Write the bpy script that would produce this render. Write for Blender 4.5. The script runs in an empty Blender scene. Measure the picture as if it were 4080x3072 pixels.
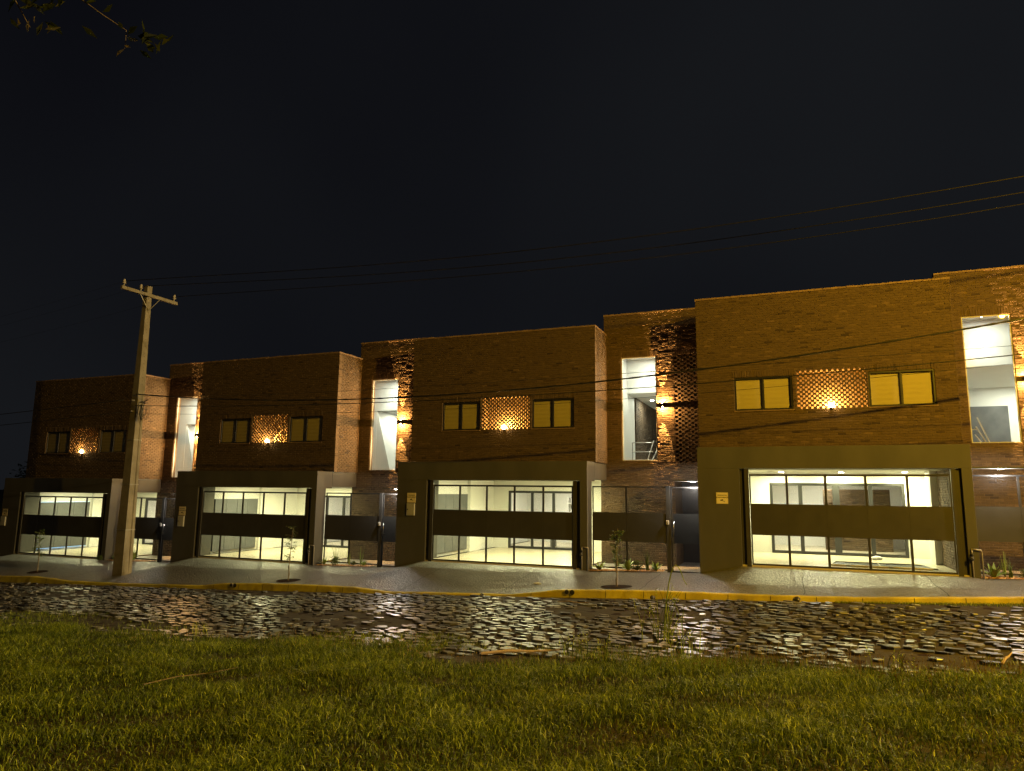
import bpy, math, random
import numpy as np
from mathutils import Vector, Matrix
R = math.radians
S = bpy.context.scene
COL = S.collection

# ------------------------------------------------------------------ camera
cam_d = bpy.data.cameras.new('camera'); cam = bpy.data.objects.new('camera', cam_d); COL.objects.link(cam)
CAM = Vector((32.509, -21.358, 2.884)); yaw, pit, rol = R(-22.003), R(8.632), R(.663)
fw = Vector((math.sin(yaw)*math.cos(pit), math.cos(yaw)*math.cos(pit), math.sin(pit)))
rt = Vector((math.cos(yaw), -math.sin(yaw), 0)); up = rt.cross(fw)
Rr = math.cos(rol)*rt + math.sin(rol)*up; Uu = -math.sin(rol)*rt + math.cos(rol)*up
m = Matrix((Rr, Uu, -fw)).transposed().to_4x4(); m.translation = CAM
cam.matrix_world = m
cam_d.sensor_width = 36; cam_d.lens = 2768.4/4080*36; cam_d.clip_start = .05; cam_d.clip_end = 3000
S.camera = cam
FPX = 2768.4
def ray(px, py, d):                       # photo pixel (full size) -> point at distance d along the view axis (used for the near twig only)
    return CAM + (fw + Rr*((px-2040)/FPX) + Uu*((1536-py)/FPX))*d

# ------------------------------------------------------------------ world: night sky
w = bpy.data.worlds.new('World'); S.world = w; w.use_nodes = True
nt = w.node_tree; bg = nt.nodes['Background']
tc = nt.nodes.new('ShaderNodeTexCoord'); nz = nt.nodes.new('ShaderNodeTexNoise'); nz.inputs['Scale'].default_value = .75; nz.inputs['Detail'].default_value = 3
cr = nt.nodes.new('ShaderNodeValToRGB'); cr.color_ramp.elements[0].position = .35; cr.color_ramp.elements[1].position = .7
cr.color_ramp.elements[0].color = (.0026, .0027, .0044, 1); cr.color_ramp.elements[1].color = (.0092, .0102, .0120, 1)
nt.links.new(tc.outputs['Generated'], nz.inputs['Vector']); nt.links.new(nz.outputs['Fac'], cr.inputs['Fac']); nt.links.new(cr.outputs['Color'], bg.inputs['Color'])
bg.inputs['Strength'].default_value = .82

# ------------------------------------------------------------------ exposure / render
S.view_settings.view_transform = 'Standard'; S.view_settings.look = 'None'; S.view_settings.exposure = .25; S.view_settings.gamma = 1
S.cycles.use_denoising = True; S.cycles.max_bounces = 6; S.cycles.diffuse_bounces = 3; S.cycles.glossy_bounces = 3; S.cycles.transparent_max_bounces = 12
S.cycles.sample_clamp_indirect = 4; S.cycles.caustics_reflective = False; S.cycles.caustics_refractive = False
# light strengths
AMBER = (1, .555, .02)
P_STREET_A = 8600; P_STREET_B = 150000
P_GAR = 90; P_STAIR = 78; P_ROOM = 90

# ------------------------------------------------------------------ helpers
class MB:
    def __init__(s): s.v = []; s.f = []; s.t = []
    def poly(s, pts, tone=.5):
        n = len(s.v); s.v += [tuple(p) for p in pts]; s.f.append(tuple(range(n, n+len(pts)))); s.t.append(tone); return s
    def box(s, x0, x1, y0, y1, z0, z1, tone=.5):
        n = len(s.v)
        s.v += [(x0,y0,z0),(x1,y0,z0),(x1,y1,z0),(x0,y1,z0),(x0,y0,z1),(x1,y0,z1),(x1,y1,z1),(x0,y1,z1)]
        s.f += [(n,n+3,n+2,n+1),(n+4,n+5,n+6,n+7),(n,n+1,n+5,n+4),(n+1,n+2,n+6,n+5),(n+2,n+3,n+7,n+6),(n+3,n,n+4,n+7)]
        s.t += [tone]*6; return s
    def tube(s, pts, r, n=8, tone=.5, cap=True):
        pts = [Vector(p) for p in pts]; rs = r if isinstance(r, (list, tuple)) else [r]*len(pts)
        rings = []
        for i, p in enumerate(pts):
            d = (pts[min(i+1, len(pts)-1)] - pts[max(i-1, 0)]).normalized()
            a = d.cross(Vector((0,0,1)));
            if a.length < .01: a = Vector((1,0,0))
            a.normalize(); b = d.cross(a); k = len(s.v)
            for j in range(n):
                t = 2*math.pi*j/n; q = p + (a*math.cos(t) + b*math.sin(t))*rs[i]; s.v.append(tuple(q))
            rings.append(k)
        for i in range(len(rings)-1):
            for j in range(n):
                s.f.append((rings[i]+j, rings[i]+(j+1)%n, rings[i+1]+(j+1)%n, rings[i+1]+j)); s.t.append(tone)
        if cap:
            s.f.append(tuple(rings[0]+j for j in range(n))[::-1]); s.f.append(tuple(rings[-1]+j for j in range(n))); s.t += [tone, tone]
        return s
    def lathe(s, c, prof, n=16, tone=.5):   # prof: (r, z) list, around z at c
        k0 = len(s.v)
        for r_, z in prof:
            for j in range(n):
                t = 2*math.pi*j/n; s.v.append((c[0]+r_*math.cos(t), c[1]+r_*math.sin(t), c[2]+z))
        for i in range(len(prof)-1):
            for j in range(n):
                s.f.append((k0+i*n+j, k0+i*n+(j+1)%n, k0+(i+1)*n+(j+1)%n, k0+(i+1)*n+j)); s.t.append(tone)
        s.f.append(tuple(k0+j for j in range(n))[::-1]); s.f.append(tuple(k0+(len(prof)-1)*n+j for j in range(n))); s.t += [tone, tone]
        return s
    def build(s, name, mat, parent=None, smooth=False, loc=None, bevel=0):
        me = bpy.data.meshes.new(name); me.from_pydata(s.v, [], s.f); me.materials.append(mat)
        a = me.attributes.new('tone', 'FLOAT', 'FACE'); a.data.foreach_set('value', s.t)
        if smooth: me.polygons.foreach_set('use_smooth', [True]*len(me.polygons))
        me.update(); o = bpy.data.objects.new(name, me); COL.objects.link(o)
        if parent: o.parent = parent
        if loc: o.location = loc
        if bevel:
            b = o.modifiers.new('bevel', 'BEVEL'); b.width = bevel; b.segments = 2; b.limit_method = 'ANGLE'
        return o
def tag(o, label=None, cat=None, group=None, kind=None):
    if label: o['label'] = label
    if cat: o['category'] = cat
    if group: o['group'] = group
    if kind: o['kind'] = kind
    return o
def empty(name, loc, label, cat, group=None, rz=0):
    o = bpy.data.objects.new(name, None); COL.objects.link(o); o.location = loc; o.rotation_euler[2] = rz; o.empty_display_size = .3
    return tag(o, label, cat, group)
def lamp(name, kind, loc, energy, color, parent=None, **kw):
    l = bpy.data.lights.new(name, kind); l.energy = energy; l.color = color
    rot = kw.pop('rot', None)
    for k, v in kw.items(): setattr(l, k, v)
    o = bpy.data.objects.new(name, l); COL.objects.link(o); o.location = loc
    if rot: o.rotation_euler = rot
    if parent: o.parent = parent
    return o

# ------------------------------------------------------------------ materials
def mat(name, c, rough=.6, bump=0, bscale=20, var=0, vscale=3, metal=0, spec=.5, tone=None, c2=None, rvar=0, detail=6, emit=None, stretch=None):
    m = bpy.data.materials.new(name); m.use_nodes = True; n = m.node_tree.nodes; L = m.node_tree.links; p = n['Principled BSDF']
    p.inputs['Roughness'].default_value = rough; p.inputs['Metallic'].default_value = metal; p.inputs['Specular IOR Level'].default_value = spec
    co = n.new('ShaderNodeTexCoord'); vec = co.outputs['Object']
    if stretch:
        mp = n.new('ShaderNodeMapping'); mp.inputs['Scale'].default_value = stretch; L.new(vec, mp.inputs['Vector']); vec = mp.outputs['Vector']
    base = n.new('ShaderNodeRGB'); base.outputs[0].default_value = (*c, 1); out = base.outputs[0]
    if tone:                                    # per-piece colour, tone = list of (pos, colour)
        at = n.new('ShaderNodeAttribute'); at.attribute_name = 'tone'; r_ = n.new('ShaderNodeValToRGB'); e = r_.color_ramp.elements
        e[0].position, e[0].color = tone[0][0], (*tone[0][1], 1); e[1].position, e[1].color = tone[-1][0], (*tone[-1][1], 1)
        for p_, c_ in tone[1:-1]: q = e.new(p_); q.color = (*c_, 1)
        L.new(at.outputs['Fac'], r_.inputs['Fac']); out = r_.outputs['Color']
    if var or c2:
        z = n.new('ShaderNodeTexNoise'); z.inputs['Scale'].default_value = vscale; z.inputs['Detail'].default_value = detail; L.new(vec, z.inputs['Vector'])
        mr = n.new('ShaderNodeMapRange'); mr.inputs['From Min'].default_value = .3; mr.inputs['From Max'].default_value = .7; L.new(z.outputs['Fac'], mr.inputs['Value'])
        mx = n.new('ShaderNodeMix'); mx.data_type = 'RGBA'; L.new(mr.outputs[0], mx.inputs[0]); L.new(out, mx.inputs[6])
        if c2: mx.inputs[7].default_value = (*c2, 1)
        else:
            mu = n.new('ShaderNodeMix'); mu.data_type = 'RGBA'; mu.blend_type = 'MULTIPLY'; mu.inputs[0].default_value = 1; L.new(out, mu.inputs[6]); mu.inputs[7].default_value = (1-var, 1-var, 1-var, 1); L.new(mu.outputs[2], mx.inputs[7])
        out = mx.outputs[2]
    L.new(out, p.inputs['Base Color'])
    if rvar:
        z = n.new('ShaderNodeTexNoise'); z.inputs['Scale'].default_value = vscale*2.3; z.inputs['Detail'].default_value = 5; L.new(vec, z.inputs['Vector'])
        mr = n.new('ShaderNodeMapRange'); mr.inputs['From Min'].default_value = .3; mr.inputs['From Max'].default_value = .7; mr.inputs['To Min'].default_value = rough-rvar; mr.inputs['To Max'].default_value = rough+rvar
        L.new(z.outputs['Fac'], mr.inputs['Value']); L.new(mr.outputs[0], p.inputs['Roughness'])
    if bump:
        z = n.new('ShaderNodeTexNoise'); z.inputs['Scale'].default_value = bscale; z.inputs['Detail'].default_value = 8; L.new(vec, z.inputs['Vector'])
        b = n.new('ShaderNodeBump'); b.inputs['Distance'].default_value = bump; b.inputs['Strength'].default_value = 1; L.new(z.outputs['Fac'], b.inputs['Height']); L.new(b.outputs[0], p.inputs['Normal'])
    if emit:
        p.inputs['Emission Color'].default_value = (*emit[0], 1); p.inputs['Emission Strength'].default_value = emit[1]
    return m
def glass_mat(name, refl=1.0, tint=(1,1,1)):
    m = bpy.data.materials.new(name); m.use_nodes = True; n = m.node_tree.nodes; L = m.node_tree.links; n.remove(n['Principled BSDF'])
    t = n.new('ShaderNodeBsdfTransparent'); t.inputs[0].default_value = (*tint, 1); g = n.new('ShaderNodeBsdfGlossy'); g.inputs['Roughness'].default_value = .01
    f = n.new('ShaderNodeLayerWeight'); f.inputs[0].default_value = .5; pw = n.new('ShaderNodeMath'); pw.operation = 'POWER'; pw.inputs[1].default_value = 5; L.new(f.outputs['Facing'], pw.inputs[0]); mu = n.new('ShaderNodeMapRange'); mu.inputs['To Min'].default_value = .07*refl; mu.inputs['To Max'].default_value = 1; L.new(pw.outputs[0], mu.inputs['Value'])
    mx = n.new('ShaderNodeMixShader'); L.new(mu.outputs[0], mx.inputs[0]); L.new(t.outputs[0], mx.inputs[1]); L.new(g.outputs[0], mx.inputs[2]); L.new(mx.outputs[0], n['Material Output'].inputs[0])
    return m
BR = [(0,(.045,.027,.016)),(.12,(.088,.056,.031)),(.5,(.112,.074,.038)),(.85,(.126,.084,.044)),(1,(.17,.112,.065))]
M = dict(
    brick=mat('brick', (.2,.1,.05), .85, bump=.004, bscale=55, var=.3, vscale=9, tone=BR),
    core=mat('mortar', (.17,.115,.07), .9, bump=.004, bscale=60, var=.3, vscale=6),
    render=mat('grey_render', (.092,.089,.078), .75, bump=.0015, bscale=90, var=.30, vscale=1.3, stretch=(1,1,.35)),
    coping=mat('coping', (.30,.20,.13), .8, bump=.004, bscale=30, var=.4, vscale=4),
    white=mat('white_paint', (.80,.79,.74), .6, var=.05, vscale=1.5),
    ceil=mat('ceiling_paint', (.82,.81,.76), .7),
    floor=mat('floor_tile', (.62,.56,.42), .28, bump=.001, bscale=8, var=.12, vscale=2.5),
    pfloor=mat('porch_floor', (.30,.28,.25), .6, bump=.002, bscale=40, var=.3, vscale=4),
    steel=mat('dark_steel', (.030,.028,.026), .5, bump=.0004, bscale=30, var=.25, vscale=3),
    panel=mat('gate_panel_steel', (.050,.048,.043), .5, bump=.0006, bscale=6, var=.2, vscale=2, rvar=.08),
    alu=mat('window_aluminium', (.022,.022,.023), .4),
    frame_light=mat('pale_frame', (.45,.46,.44), .5),
    glass=glass_mat('glass'),
    blind=mat('roller_blind', (.56,.50,.30), .85, var=.06, vscale=1.2),
    cab=mat('cabinet', (.105,.11,.115), .45, var=.15, vscale=5),
    dark=mat('dark_inside', (.02,.02,.02), .9),
    door=mat('dark_door', (.035,.03,.028), .4),
    lens=mat('lamp_lens', (1,1,1), .5, emit=((1,.98,.9), 45)),
    lens2=mat('warm_lens', (1,1,1), .5, emit=((1,.66,.28), 60)),
    rim=mat('lamp_rim', (.7,.7,.68), .4),
    nichem=mat('niche_brick', (.50,.36,.20), .85, bump=.004, bscale=30, var=.3, vscale=12),
    conc=mat('pole_concrete', (.33,.30,.24), .85, bump=.004, bscale=35, var=.35, vscale=3),
    galv=mat('galvanised', (.42,.41,.38), .45, metal=.6, bump=.001, bscale=40),
    porc=mat('porcelain', (.45,.42,.38), .35),
    cable=mat('black_cable', (.02,.02,.02), .38),
    wire=mat('aluminium_wire', (.014,.014,.014), .6, spec=.15),
    walk=mat('sidewalk_concrete', (.19,.19,.185), .36, bump=.05, bscale=20, var=.45, vscale=11, rvar=.08, spec=.8, detail=9),
    kerb=mat('kerb_yellow', (.74,.62,.04), .6, bump=.006, bscale=22, c2=(.36,.30,.07), vscale=2.2),
    soil=mat('soil', (.016,.010,.006), .97, bump=.03, bscale=9, c2=(.038,.021,.010), vscale=1.1, spec=.1),
    stone=mat('cobble', (.14,.135,.13), .35, bump=.001, bscale=14, tone=[(0,(.010,.008,.007)),(.5,(.040,.039,.036)),(1,(.15,.15,.142))], rvar=.05, vscale=5, spec=.8),
    gravel=mat('gravel', (.5,.3,.14), .8, tone=[(0,(.28,.14,.06)),(.6,(.55,.33,.16)),(1,(.75,.62,.45))], bump=.003, bscale=60),
    bark=mat('bark', (.20,.15,.09), .9, bump=.004, bscale=50, var=.4, vscale=12),
    stake=mat('stake_wood', (.36,.27,.15), .8, var=.3, vscale=10),
    leaf=mat('leaf', (.05,.10,.02), .5, tone=[(0,(.035,.06,.014)),(.5,(.07,.12,.025)),(1,(.14,.20,.045))]),
    agave=mat('agave_leaf', (.10,.17,.05), .45, tone=[(0,(.11,.18,.04)),(1,(.34,.46,.11))]),
    leaf_dim=mat('shaded_leaf', (.03,.04,.01), .6, tone=[(0,(.012,.016,.004)),(.6,(.022,.030,.006)),(1,(.09,.08,.04))]),  # darker copy of the leaf colours, shade put into the tones
    straw=mat('straw', (.42,.30,.12), .8),
    wood=mat('weathered_wood', (.45,.33,.20), .8, var=.4, vscale=14, stretch=(1,8,8)),
    sign=mat('sign_plate', (.80,.72,.50), .5),
    ink=mat('sign_ink', (.015,.012,.01), .6),
    box=mat('meter_box', (.42,.42,.38), .5, bump=.0006, bscale=20),
    plastic=mat('ivory_plastic', (.62,.58,.48), .4),
    handle=mat('steel_handle', (.6,.6,.58), .3, metal=1),
    pipe=mat('pipe', (.35,.32,.28), .5, metal=.3),
    bag=mat('white_plastic_bag', (.8,.8,.78), .5),
    board=mat('grey_board', (.17,.17,.165), .25, c2=(.10,.10,.10), vscale=2),
    ground=mat('ground_soil', (.028,.022,.010), .95, bump=.02, bscale=6, c2=(.045,.035,.014), vscale=1.1),
    tree_dark=mat('far_foliage', (.035,.05,.02), .8),
)
def grass_material(name='grass', ramp=None, tr=.25):
    m = bpy.data.materials.new(name); m.use_nodes = True; n = m.node_tree.nodes; L = m.node_tree.links; p = n['Principled BSDF']
    at = n.new('ShaderNodeAttribute'); at.attribute_name = 'tone'; r_ = n.new('ShaderNodeValToRGB'); e = r_.color_ramp.elements
    e[0].position, e[0].color = 0, (.022,.034,.008,1); e[1].position, e[1].color = 1, (.48,.56,.06,1); q = e.new(.5); q.color = (.125,.185,.012,1)
    if ramp:
        for k_, c_ in zip((0, 1, 2), ramp): e[k_].color = (*c_, 1)
    L.new(at.outputs['Fac'], r_.inputs['Fac']); L.new(r_.outputs['Color'], p.inputs['Base Color'])
    p.inputs['Roughness'].default_value = .45; p.inputs['Specular IOR Level'].default_value = .4
    t = n.new('ShaderNodeBsdfTranslucent'); L.new(r_.outputs['Color'], t.inputs[0]); mx = n.new('ShaderNodeMixShader'); mx.inputs[0].default_value = tr
    L.new(p.outputs[0], mx.inputs[1]); L.new(t.outputs[0], mx.inputs[2]); L.new(mx.outputs[0], n['Material Output'].inputs[0])
    return m
M['grass'] = grass_material()

# ------------------------------------------------------------------ terrain profiles (metres)
OX = [0, 10.136, 19.996, 29.938, 40.0]; OY = [0, .032, .137, -.103]; OZ = [0, .305, .618, .974]
RX = [-60, 5.7, 9.2, 13.9, 17.4, 20.6, 26.8, 29, 31.6, 33.6, 36.6, 80]; RZ = [-2.6, -.55, -.42, -.26, -.12, .01, .29, .40, .53, .62, .80, 2.6]
KX = [-60, 5.7, 7.4, 8.3, 9.2, 11.4, 13.9, 15.1, 16.0, 17.4, 18.7, 20.6, 21.1, 21.9, 23.4, 25.6, 26.9, 28.95, 30.3, 31.4, 33.6, 36.65, 80]
KZ = [-2.45, -.39, -.31, -.33, -.36, -.31, -.21, -.17, -.05, .03, .08, .13, .12, .07, .14, .23, .43, .54, .58, .60, .68, .88, 2.7]
YK = -4.2
def zr(x): return float(np.interp(x, RX, RZ))
def zk(x): return float(np.interp(x, KX, KZ))
sx, sz = [-60, -1], [-2.2, -.32]
for i in range(4):
    z0 = OZ[i]; sx += [OX[i]+.02, OX[i]+1.15, OX[i]+6.45, OX[i]+6.75]; sz += [z0-.30, z0-.03, z0-.03, z0-.07]
sx += [40, 80]; sz += [1.0, 2.9]
def zs(x, y):                              # sidewalk height
    t = min(1, max(0, (-y-.85)/(4.2-.85))); a = float(np.interp(x, sx, sz)); b = zk(x)
    return a*(1-t) + b*t
def yedge(x): return -11.25 - .30*math.sin(x*.9+1) - .25*math.sin(x*2.3) - (.5 if 27.2 < x < 29.6 else 0)
def zg(x, y):                              # road and grass bank height
    z = zr(x)
    if y < -4.2: z += .012*min(6.5, -4.2-y)
    t = (-y-10.7)/10.7
    if t > 0: t = min(t, 1.6); z += .68*t**.9 + .03*math.sin(x*1.7+y)*min(1, t*4) + .02*math.sin(x*3.1-y*2.2)*min(1, t*4)
    return z

# ------------------------------------------------------------------ ground
def grid(name, xs, ys, zf, m_, kind='structure', parent=None):
    v = [(x, y, zf(x, y)) for y in ys for x in xs]; nx = len(xs)
    f = [(j*nx+i, j*nx+i+1, (j+1)*nx+i+1, (j+1)*nx+i) for j in range(len(ys)-1) for i in range(nx-1)]
    me = bpy.data.meshes.new(name); me.from_pydata(v, [], f); me.materials.append(m_); me.polygons.foreach_set('use_smooth', [True]*len(f)); me.update()
    o = bpy.data.objects.new(name, me); COL.objects.link(o)
    if kind: o['kind'] = kind
    return o
xs = [-900, -300, -100] + list(np.arange(-60, 80.1, .8)) + [150, 400, 900]
ys = [-900, -300, -100, -50] + list(np.arange(-34, -4.3, .4)) + [-4.25]
def zfar(x, y): return zg(max(-60, min(80, x)), max(-30, y)) - .03
grid('ground', xs, ys, zfar, M['ground'])
grid('ground', [-900,-100,-60,0,40,80,900], [10.5, 50, 200, 900], lambda x, y: float(np.interp(x, RX, RZ))-.3, M['ground'])
xs = sorted(set(list(np.arange(-40, 60, .25)) + [OX[i]+d for i in range(4) for d in (.02, 1.15, 6.45, 6.75)]))
grid('sidewalk', xs, list(np.linspace(YK+.13, -.80, 16)), lambda x, y: zs(x, y) + .006*math.sin(x*5+y*3)*math.sin(y*4), M['walk'])
jn = MB(); rj = random.Random(6)
for x in [3.2, 8.6, 12.4, 18.9, 22.2, 25.2, 28.9, 32.6, 35.4, 38.6]:
    P = [(x+rj.uniform(-.01,.01)+.02*math.sin(k), YK+.16+k*.33) for k in range(10)]
    for (a, b), (c, d) in zip(P[:-1], P[1:]): jn.poly([(a-.006,b,zs(a,b)+.0095),(a+.006,b,zs(a,b)+.0095),(c+.006,d,zs(c,d)+.0095),(c-.006,d,zs(c,d)+.0095)])
for k in range(60):
    x = -8+k*.95+rj.uniform(-.05, .05); zt_, zb_ = zk(x)+.012, zr(x)
    if zt_-zb_ > .06: jn.poly([(x-.006,YK-.032,zb_-.02),(x+.006,YK-.032,zb_-.02),(x+.007,YK-.004,zt_-.012),(x-.005,YK-.004,zt_-.012)])
tag(jn.build('pavement_joints', M['dark']), kind='structure')
# kerb: painted band with front face
kb = MB(); kx = list(np.arange(-40, 60, .2)); rk = random.Random(3); jit = [rk.uniform(-.012, .012) for _ in kx]
for i in range(len(kx)-1):
    a, b = kx[i], kx[i+1]; ja, jb = jit[i], jit[i+1]
    za, zb = zk(a)+.012+ja*.4, zk(b)+.012+jb*.4; ra, rb = zr(a)-.12, zr(b)-.12
    kb.poly([(a,YK-.03+ja,ra),(b,YK-.03+jb,rb),(b,YK+ja*.3,zb-.02),(a,YK+ja*.3,za-.02)])
    kb.poly([(a,YK+ja*.3,za-.02),(b,YK+ja*.3,zb-.02),(b,YK+.03,zb),(a,YK+.03,za)])
    kb.poly([(a,YK+.03,za),(b,YK+.03,zb),(b,YK+.14,zb+.003),(a,YK+.14,za+.003)])
    kb.poly([(a,YK+.14,za+.003),(b,YK+.14,zb+.003),(b,YK+.14,rb),(a,YK+.14,ra)])
tag(kb.build('kerb', M['kerb']), kind='structure')

# ------------------------------------------------------------------ cobbled road
def cobbles():
    rnd = random.Random(11); c = MB(); y = YK-.20; row = 0
    while y > -12.2:
        dy = rnd.uniform(.155, .20); x = -14+rnd.random()*.2
        while x < 48:
            wx = rnd.uniform(.15, .40); cx, cy = x+wx/2, y-dy/2+rnd.uniform(-.085, .085)
            x += wx+rnd.uniform(.0, .03)
            e = yedge(cx)
            if cy < e+.3 and rnd.random() < (e+.3-cy)*1.2+.2: continue
            if cx < 21 and cy < -9.0-(cx-12)*.12 and rnd.random() < .75: continue     # overgrown on the left
            if cy > -5.3 and rnd.random() < .42+.3*math.sin(cx*.7+cy): continue          # silt along the kerb
            if math.sin(cx*.55+1.2)*math.sin(cy*1.1+cx*.2) > .55 and rnd.random() < .75: continue
            n = rnd.randint(6, 8); a0 = rnd.random()*6.28; h = rnd.uniform(.0, .03); tx, ty = rnd.gauss(0, .03), rnd.gauss(0, .03); z0 = zg(cx, cy)-.012
            rx, ry = wx/2*rnd.uniform(.66,.94), dy/2*rnd.uniform(.62,1.02); pts = []
            for k in range(n):
                t = a0+2*math.pi*(k+rnd.uniform(-.28, .28))/n; q = (abs(math.cos(t))**4+abs(math.sin(t))**4)**-.25; q = 1+(q-1)*.75
                q *= rnd.uniform(.80, 1.06); pts.append((rx*q*math.cos(t), ry*q*math.sin(t)))
            tone = min(1, max(0, rnd.gauss(.48, .33))); k0 = len(c.v)
            for s_, dz in ((1.0, -.03), (.97, h*.7), (.90, h)):
                for px, py in pts: c.v.append((cx+px*s_, cy+py*s_, z0+dz+tx*px+ty*py))
            for l in range(2):
                for k in range(n): c.f.append((k0+l*n+k, k0+l*n+(k+1)%n, k0+(l+1)*n+(k+1)%n, k0+(l+1)*n+k)); c.t.append(tone)
            c.f.append(tuple(k0+2*n+k for k in range(n))); c.t.append(tone)
        y -= dy*.97; row += 1
    return tag(c.build('cobbled_road', M['stone']), kind='structure')
cobbles()
grid('road_bed', list(np.arange(-40, 60, .3)), list(np.arange(-12.5, YK-.02, .15)), lambda x, y: zg(x, y)-.034+.012*math.sin(x*7.3+y*5)*math.sin(y*6.1-x*2), M['soil'])

# ------------------------------------------------------------------ grass
def visible(x, y, z, mx=.12):
    v = Vector((x, y, z)) - CAM; d = v.dot(fw)
    if d < 1.5: return False
    a, b = v.dot(Rr)/d*FPX/2040, v.dot(Uu)/d*FPX/1536
    return abs(a) < 1+mx and b > -1-mx
def build_blades(name, P, H, W, lean, tone, mat_, seg=2, seed=1):
    rng = np.random.default_rng(seed); n = len(P); ang = rng.random(n)*6.283; la = rng.random(n)*6.283
    side = np.stack([np.cos(ang), np.sin(ang), np.zeros(n)], 1)*(W/2)[:, None]; ld = np.stack([np.cos(la), np.sin(la), np.zeros(n)], 1)*(lean*H)[:, None]
    up_ = np.array([0, 0, 1.])*H[:, None]
    a = P-side; b = P+side; m1 = P+up_*.55+ld*.3; c_ = m1-side*.7; d_ = m1+side*.7; t = P+up_*(1-.35*lean[:, None])+ld
    V = np.stack([a, b, d_, c_, t], 1).reshape(-1, 3); k = np.arange(n)*5
    me = bpy.data.meshes.new(name); me.vertices.add(n*5); me.vertices.foreach_set('co', V.ravel())
    li = np.stack([k, k+1, k+2, k+3, k+3, k+2, k+4], 1).ravel(); me.loops.add(n*7); me.loops.foreach_set('vertex_index', li)
    ls = np.stack([np.arange(n)*7, np.arange(n)*7+4], 1).ravel(); me.polygons.add(n*2); me.polygons.foreach_set('loop_start', ls)
    me.update(calc_edges=True); me.validate()
    at = me.attributes.new('tone', 'FLOAT', 'FACE'); at.data.foreach_set('value', np.repeat(tone, 2))
    me.materials.append(mat_); o = bpy.data.objects.new(name, me); COL.objects.link(o); return o
def vzg(x, y):
    z = np.interp(x, RX, RZ)+.012*np.minimum(6.5, -4.2-y); t = np.clip((-y-10.7)/10.7, 0, 1.6)
    return z+.68*t**.9+.03*np.sin(x*1.7+y)*np.minimum(1, t*4)+.02*np.sin(x*3.1-y*2.2)*np.minimum(1, t*4)
def cull(x, y, z, mx=.12):
    v = np.stack([x, y, z], 1)-np.array(CAM); d = v@np.array(fw); a = v@np.array(Rr)/d*FPX/2040; b = v@np.array(Uu)/d*FPX/1536
    return (d > 1.5) & (np.abs(a) < 1+mx) & (b > -1-mx)
def grass():
    rng = np.random.default_rng(5); n = 900000
    y = -10.0-rng.random(n)*9.2; x = 12+rng.random(n)*30
    z = vzg(x, y); k = cull(x, y, z, .15); x, y, z = x[k], y[k], z[k]
    e = -11.25-.30*np.sin(x*.9+1)-.25*np.sin(x*2.3)-.5*((x > 27.2) & (x < 29.6))
    d = np.sqrt((x-CAM.x)**2+(y-CAM.y)**2)
    clump = np.sin(x*2.1+1.3*np.sin(y*1.7))*np.sin(y*2.6+1.1*np.sin(x*1.3))
    dens = np.clip((e-y)*1.6+.25, 0, 1)*(.72+.28*clump)*np.clip(1.25-d*.03, .5, 1)
    dens = dens*np.where(np.sin(x*5.3+2*np.sin(y*4.1))*np.sin(y*6.2+x*1.9) > .7, .7, 1); k = rng.random(len(x)) < dens; x, y, z, e, clump = x[k], y[k], z[k], e[k], clump[k]
    H = (.05+.075*rng.random(len(x)))*(1+.35*clump); near = np.clip(1-(e-y)/1.2, 0, 1); H *= 1+near*.5*rng.random(len(x))
    W = .006+.005*rng.random(len(x)); lean = .25+1.1*rng.random(len(x))
    tone = np.clip(.40+.12*clump+rng.normal(0, .22, len(x)), 0, 1)
    tone = np.where(rng.random(len(x)) < .03, 1., tone)
    print('grass blades', len(x))
    return tag(build_blades('grass', np.stack([x, y, z-.035], 1), H, W, lean, tone, M['grass']), 'short grass lawn covering the bank in the foreground', 'grass', kind='stuff')
grass()
def weeds():                             # ragged taller growth along the road edge and on the soil in the road joints
    rng = np.random.default_rng(8); n = 60000; x = 8+rng.random(n)*34; e = -11.25-.30*np.sin(x*.9+1)-.25*np.sin(x*2.3)
    y = e+.9*rng.random(n)**1.7*np.where(x < 20, 2.6, 1.6)-.3
    patch = np.sin(x*.9)*np.sin(x*.37+2)+.35*rng.normal(0, 1, n); k = (patch > .05) & ~((x > 27.4) & (x < 29.3) & (y < e+.4)); x, y = x[k], y[k]
    x2 = 33.2+rng.random(6000)*9; y2 = YK-.08-rng.random(6000)**1.5*.45*np.clip((x2-33.2)/3, .2, 1); x = np.concatenate([x, x2]); y = np.concatenate([y, y2])
    z = vzg(x, y); k = cull(x, y, z, .15); x, y, z = x[k], y[k], z[k]; n = len(x)
    H = .04+.11*rng.random(n)**2.2; kerb_ = y > -6; H = np.where(kerb_, .03+.04*rng.random(n), H)
    return tag(build_blades('weeds', np.stack([x, y, z-.03], 1), H, .004+.004*rng.random(n), .2+.7*rng.random(n), np.clip(rng.normal(.5, .25, n), 0, 1), M['grass'], seed=4), 'ragged weeds growing along the edge of the cobbled road', 'weeds', kind='stuff')
weeds()
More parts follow.
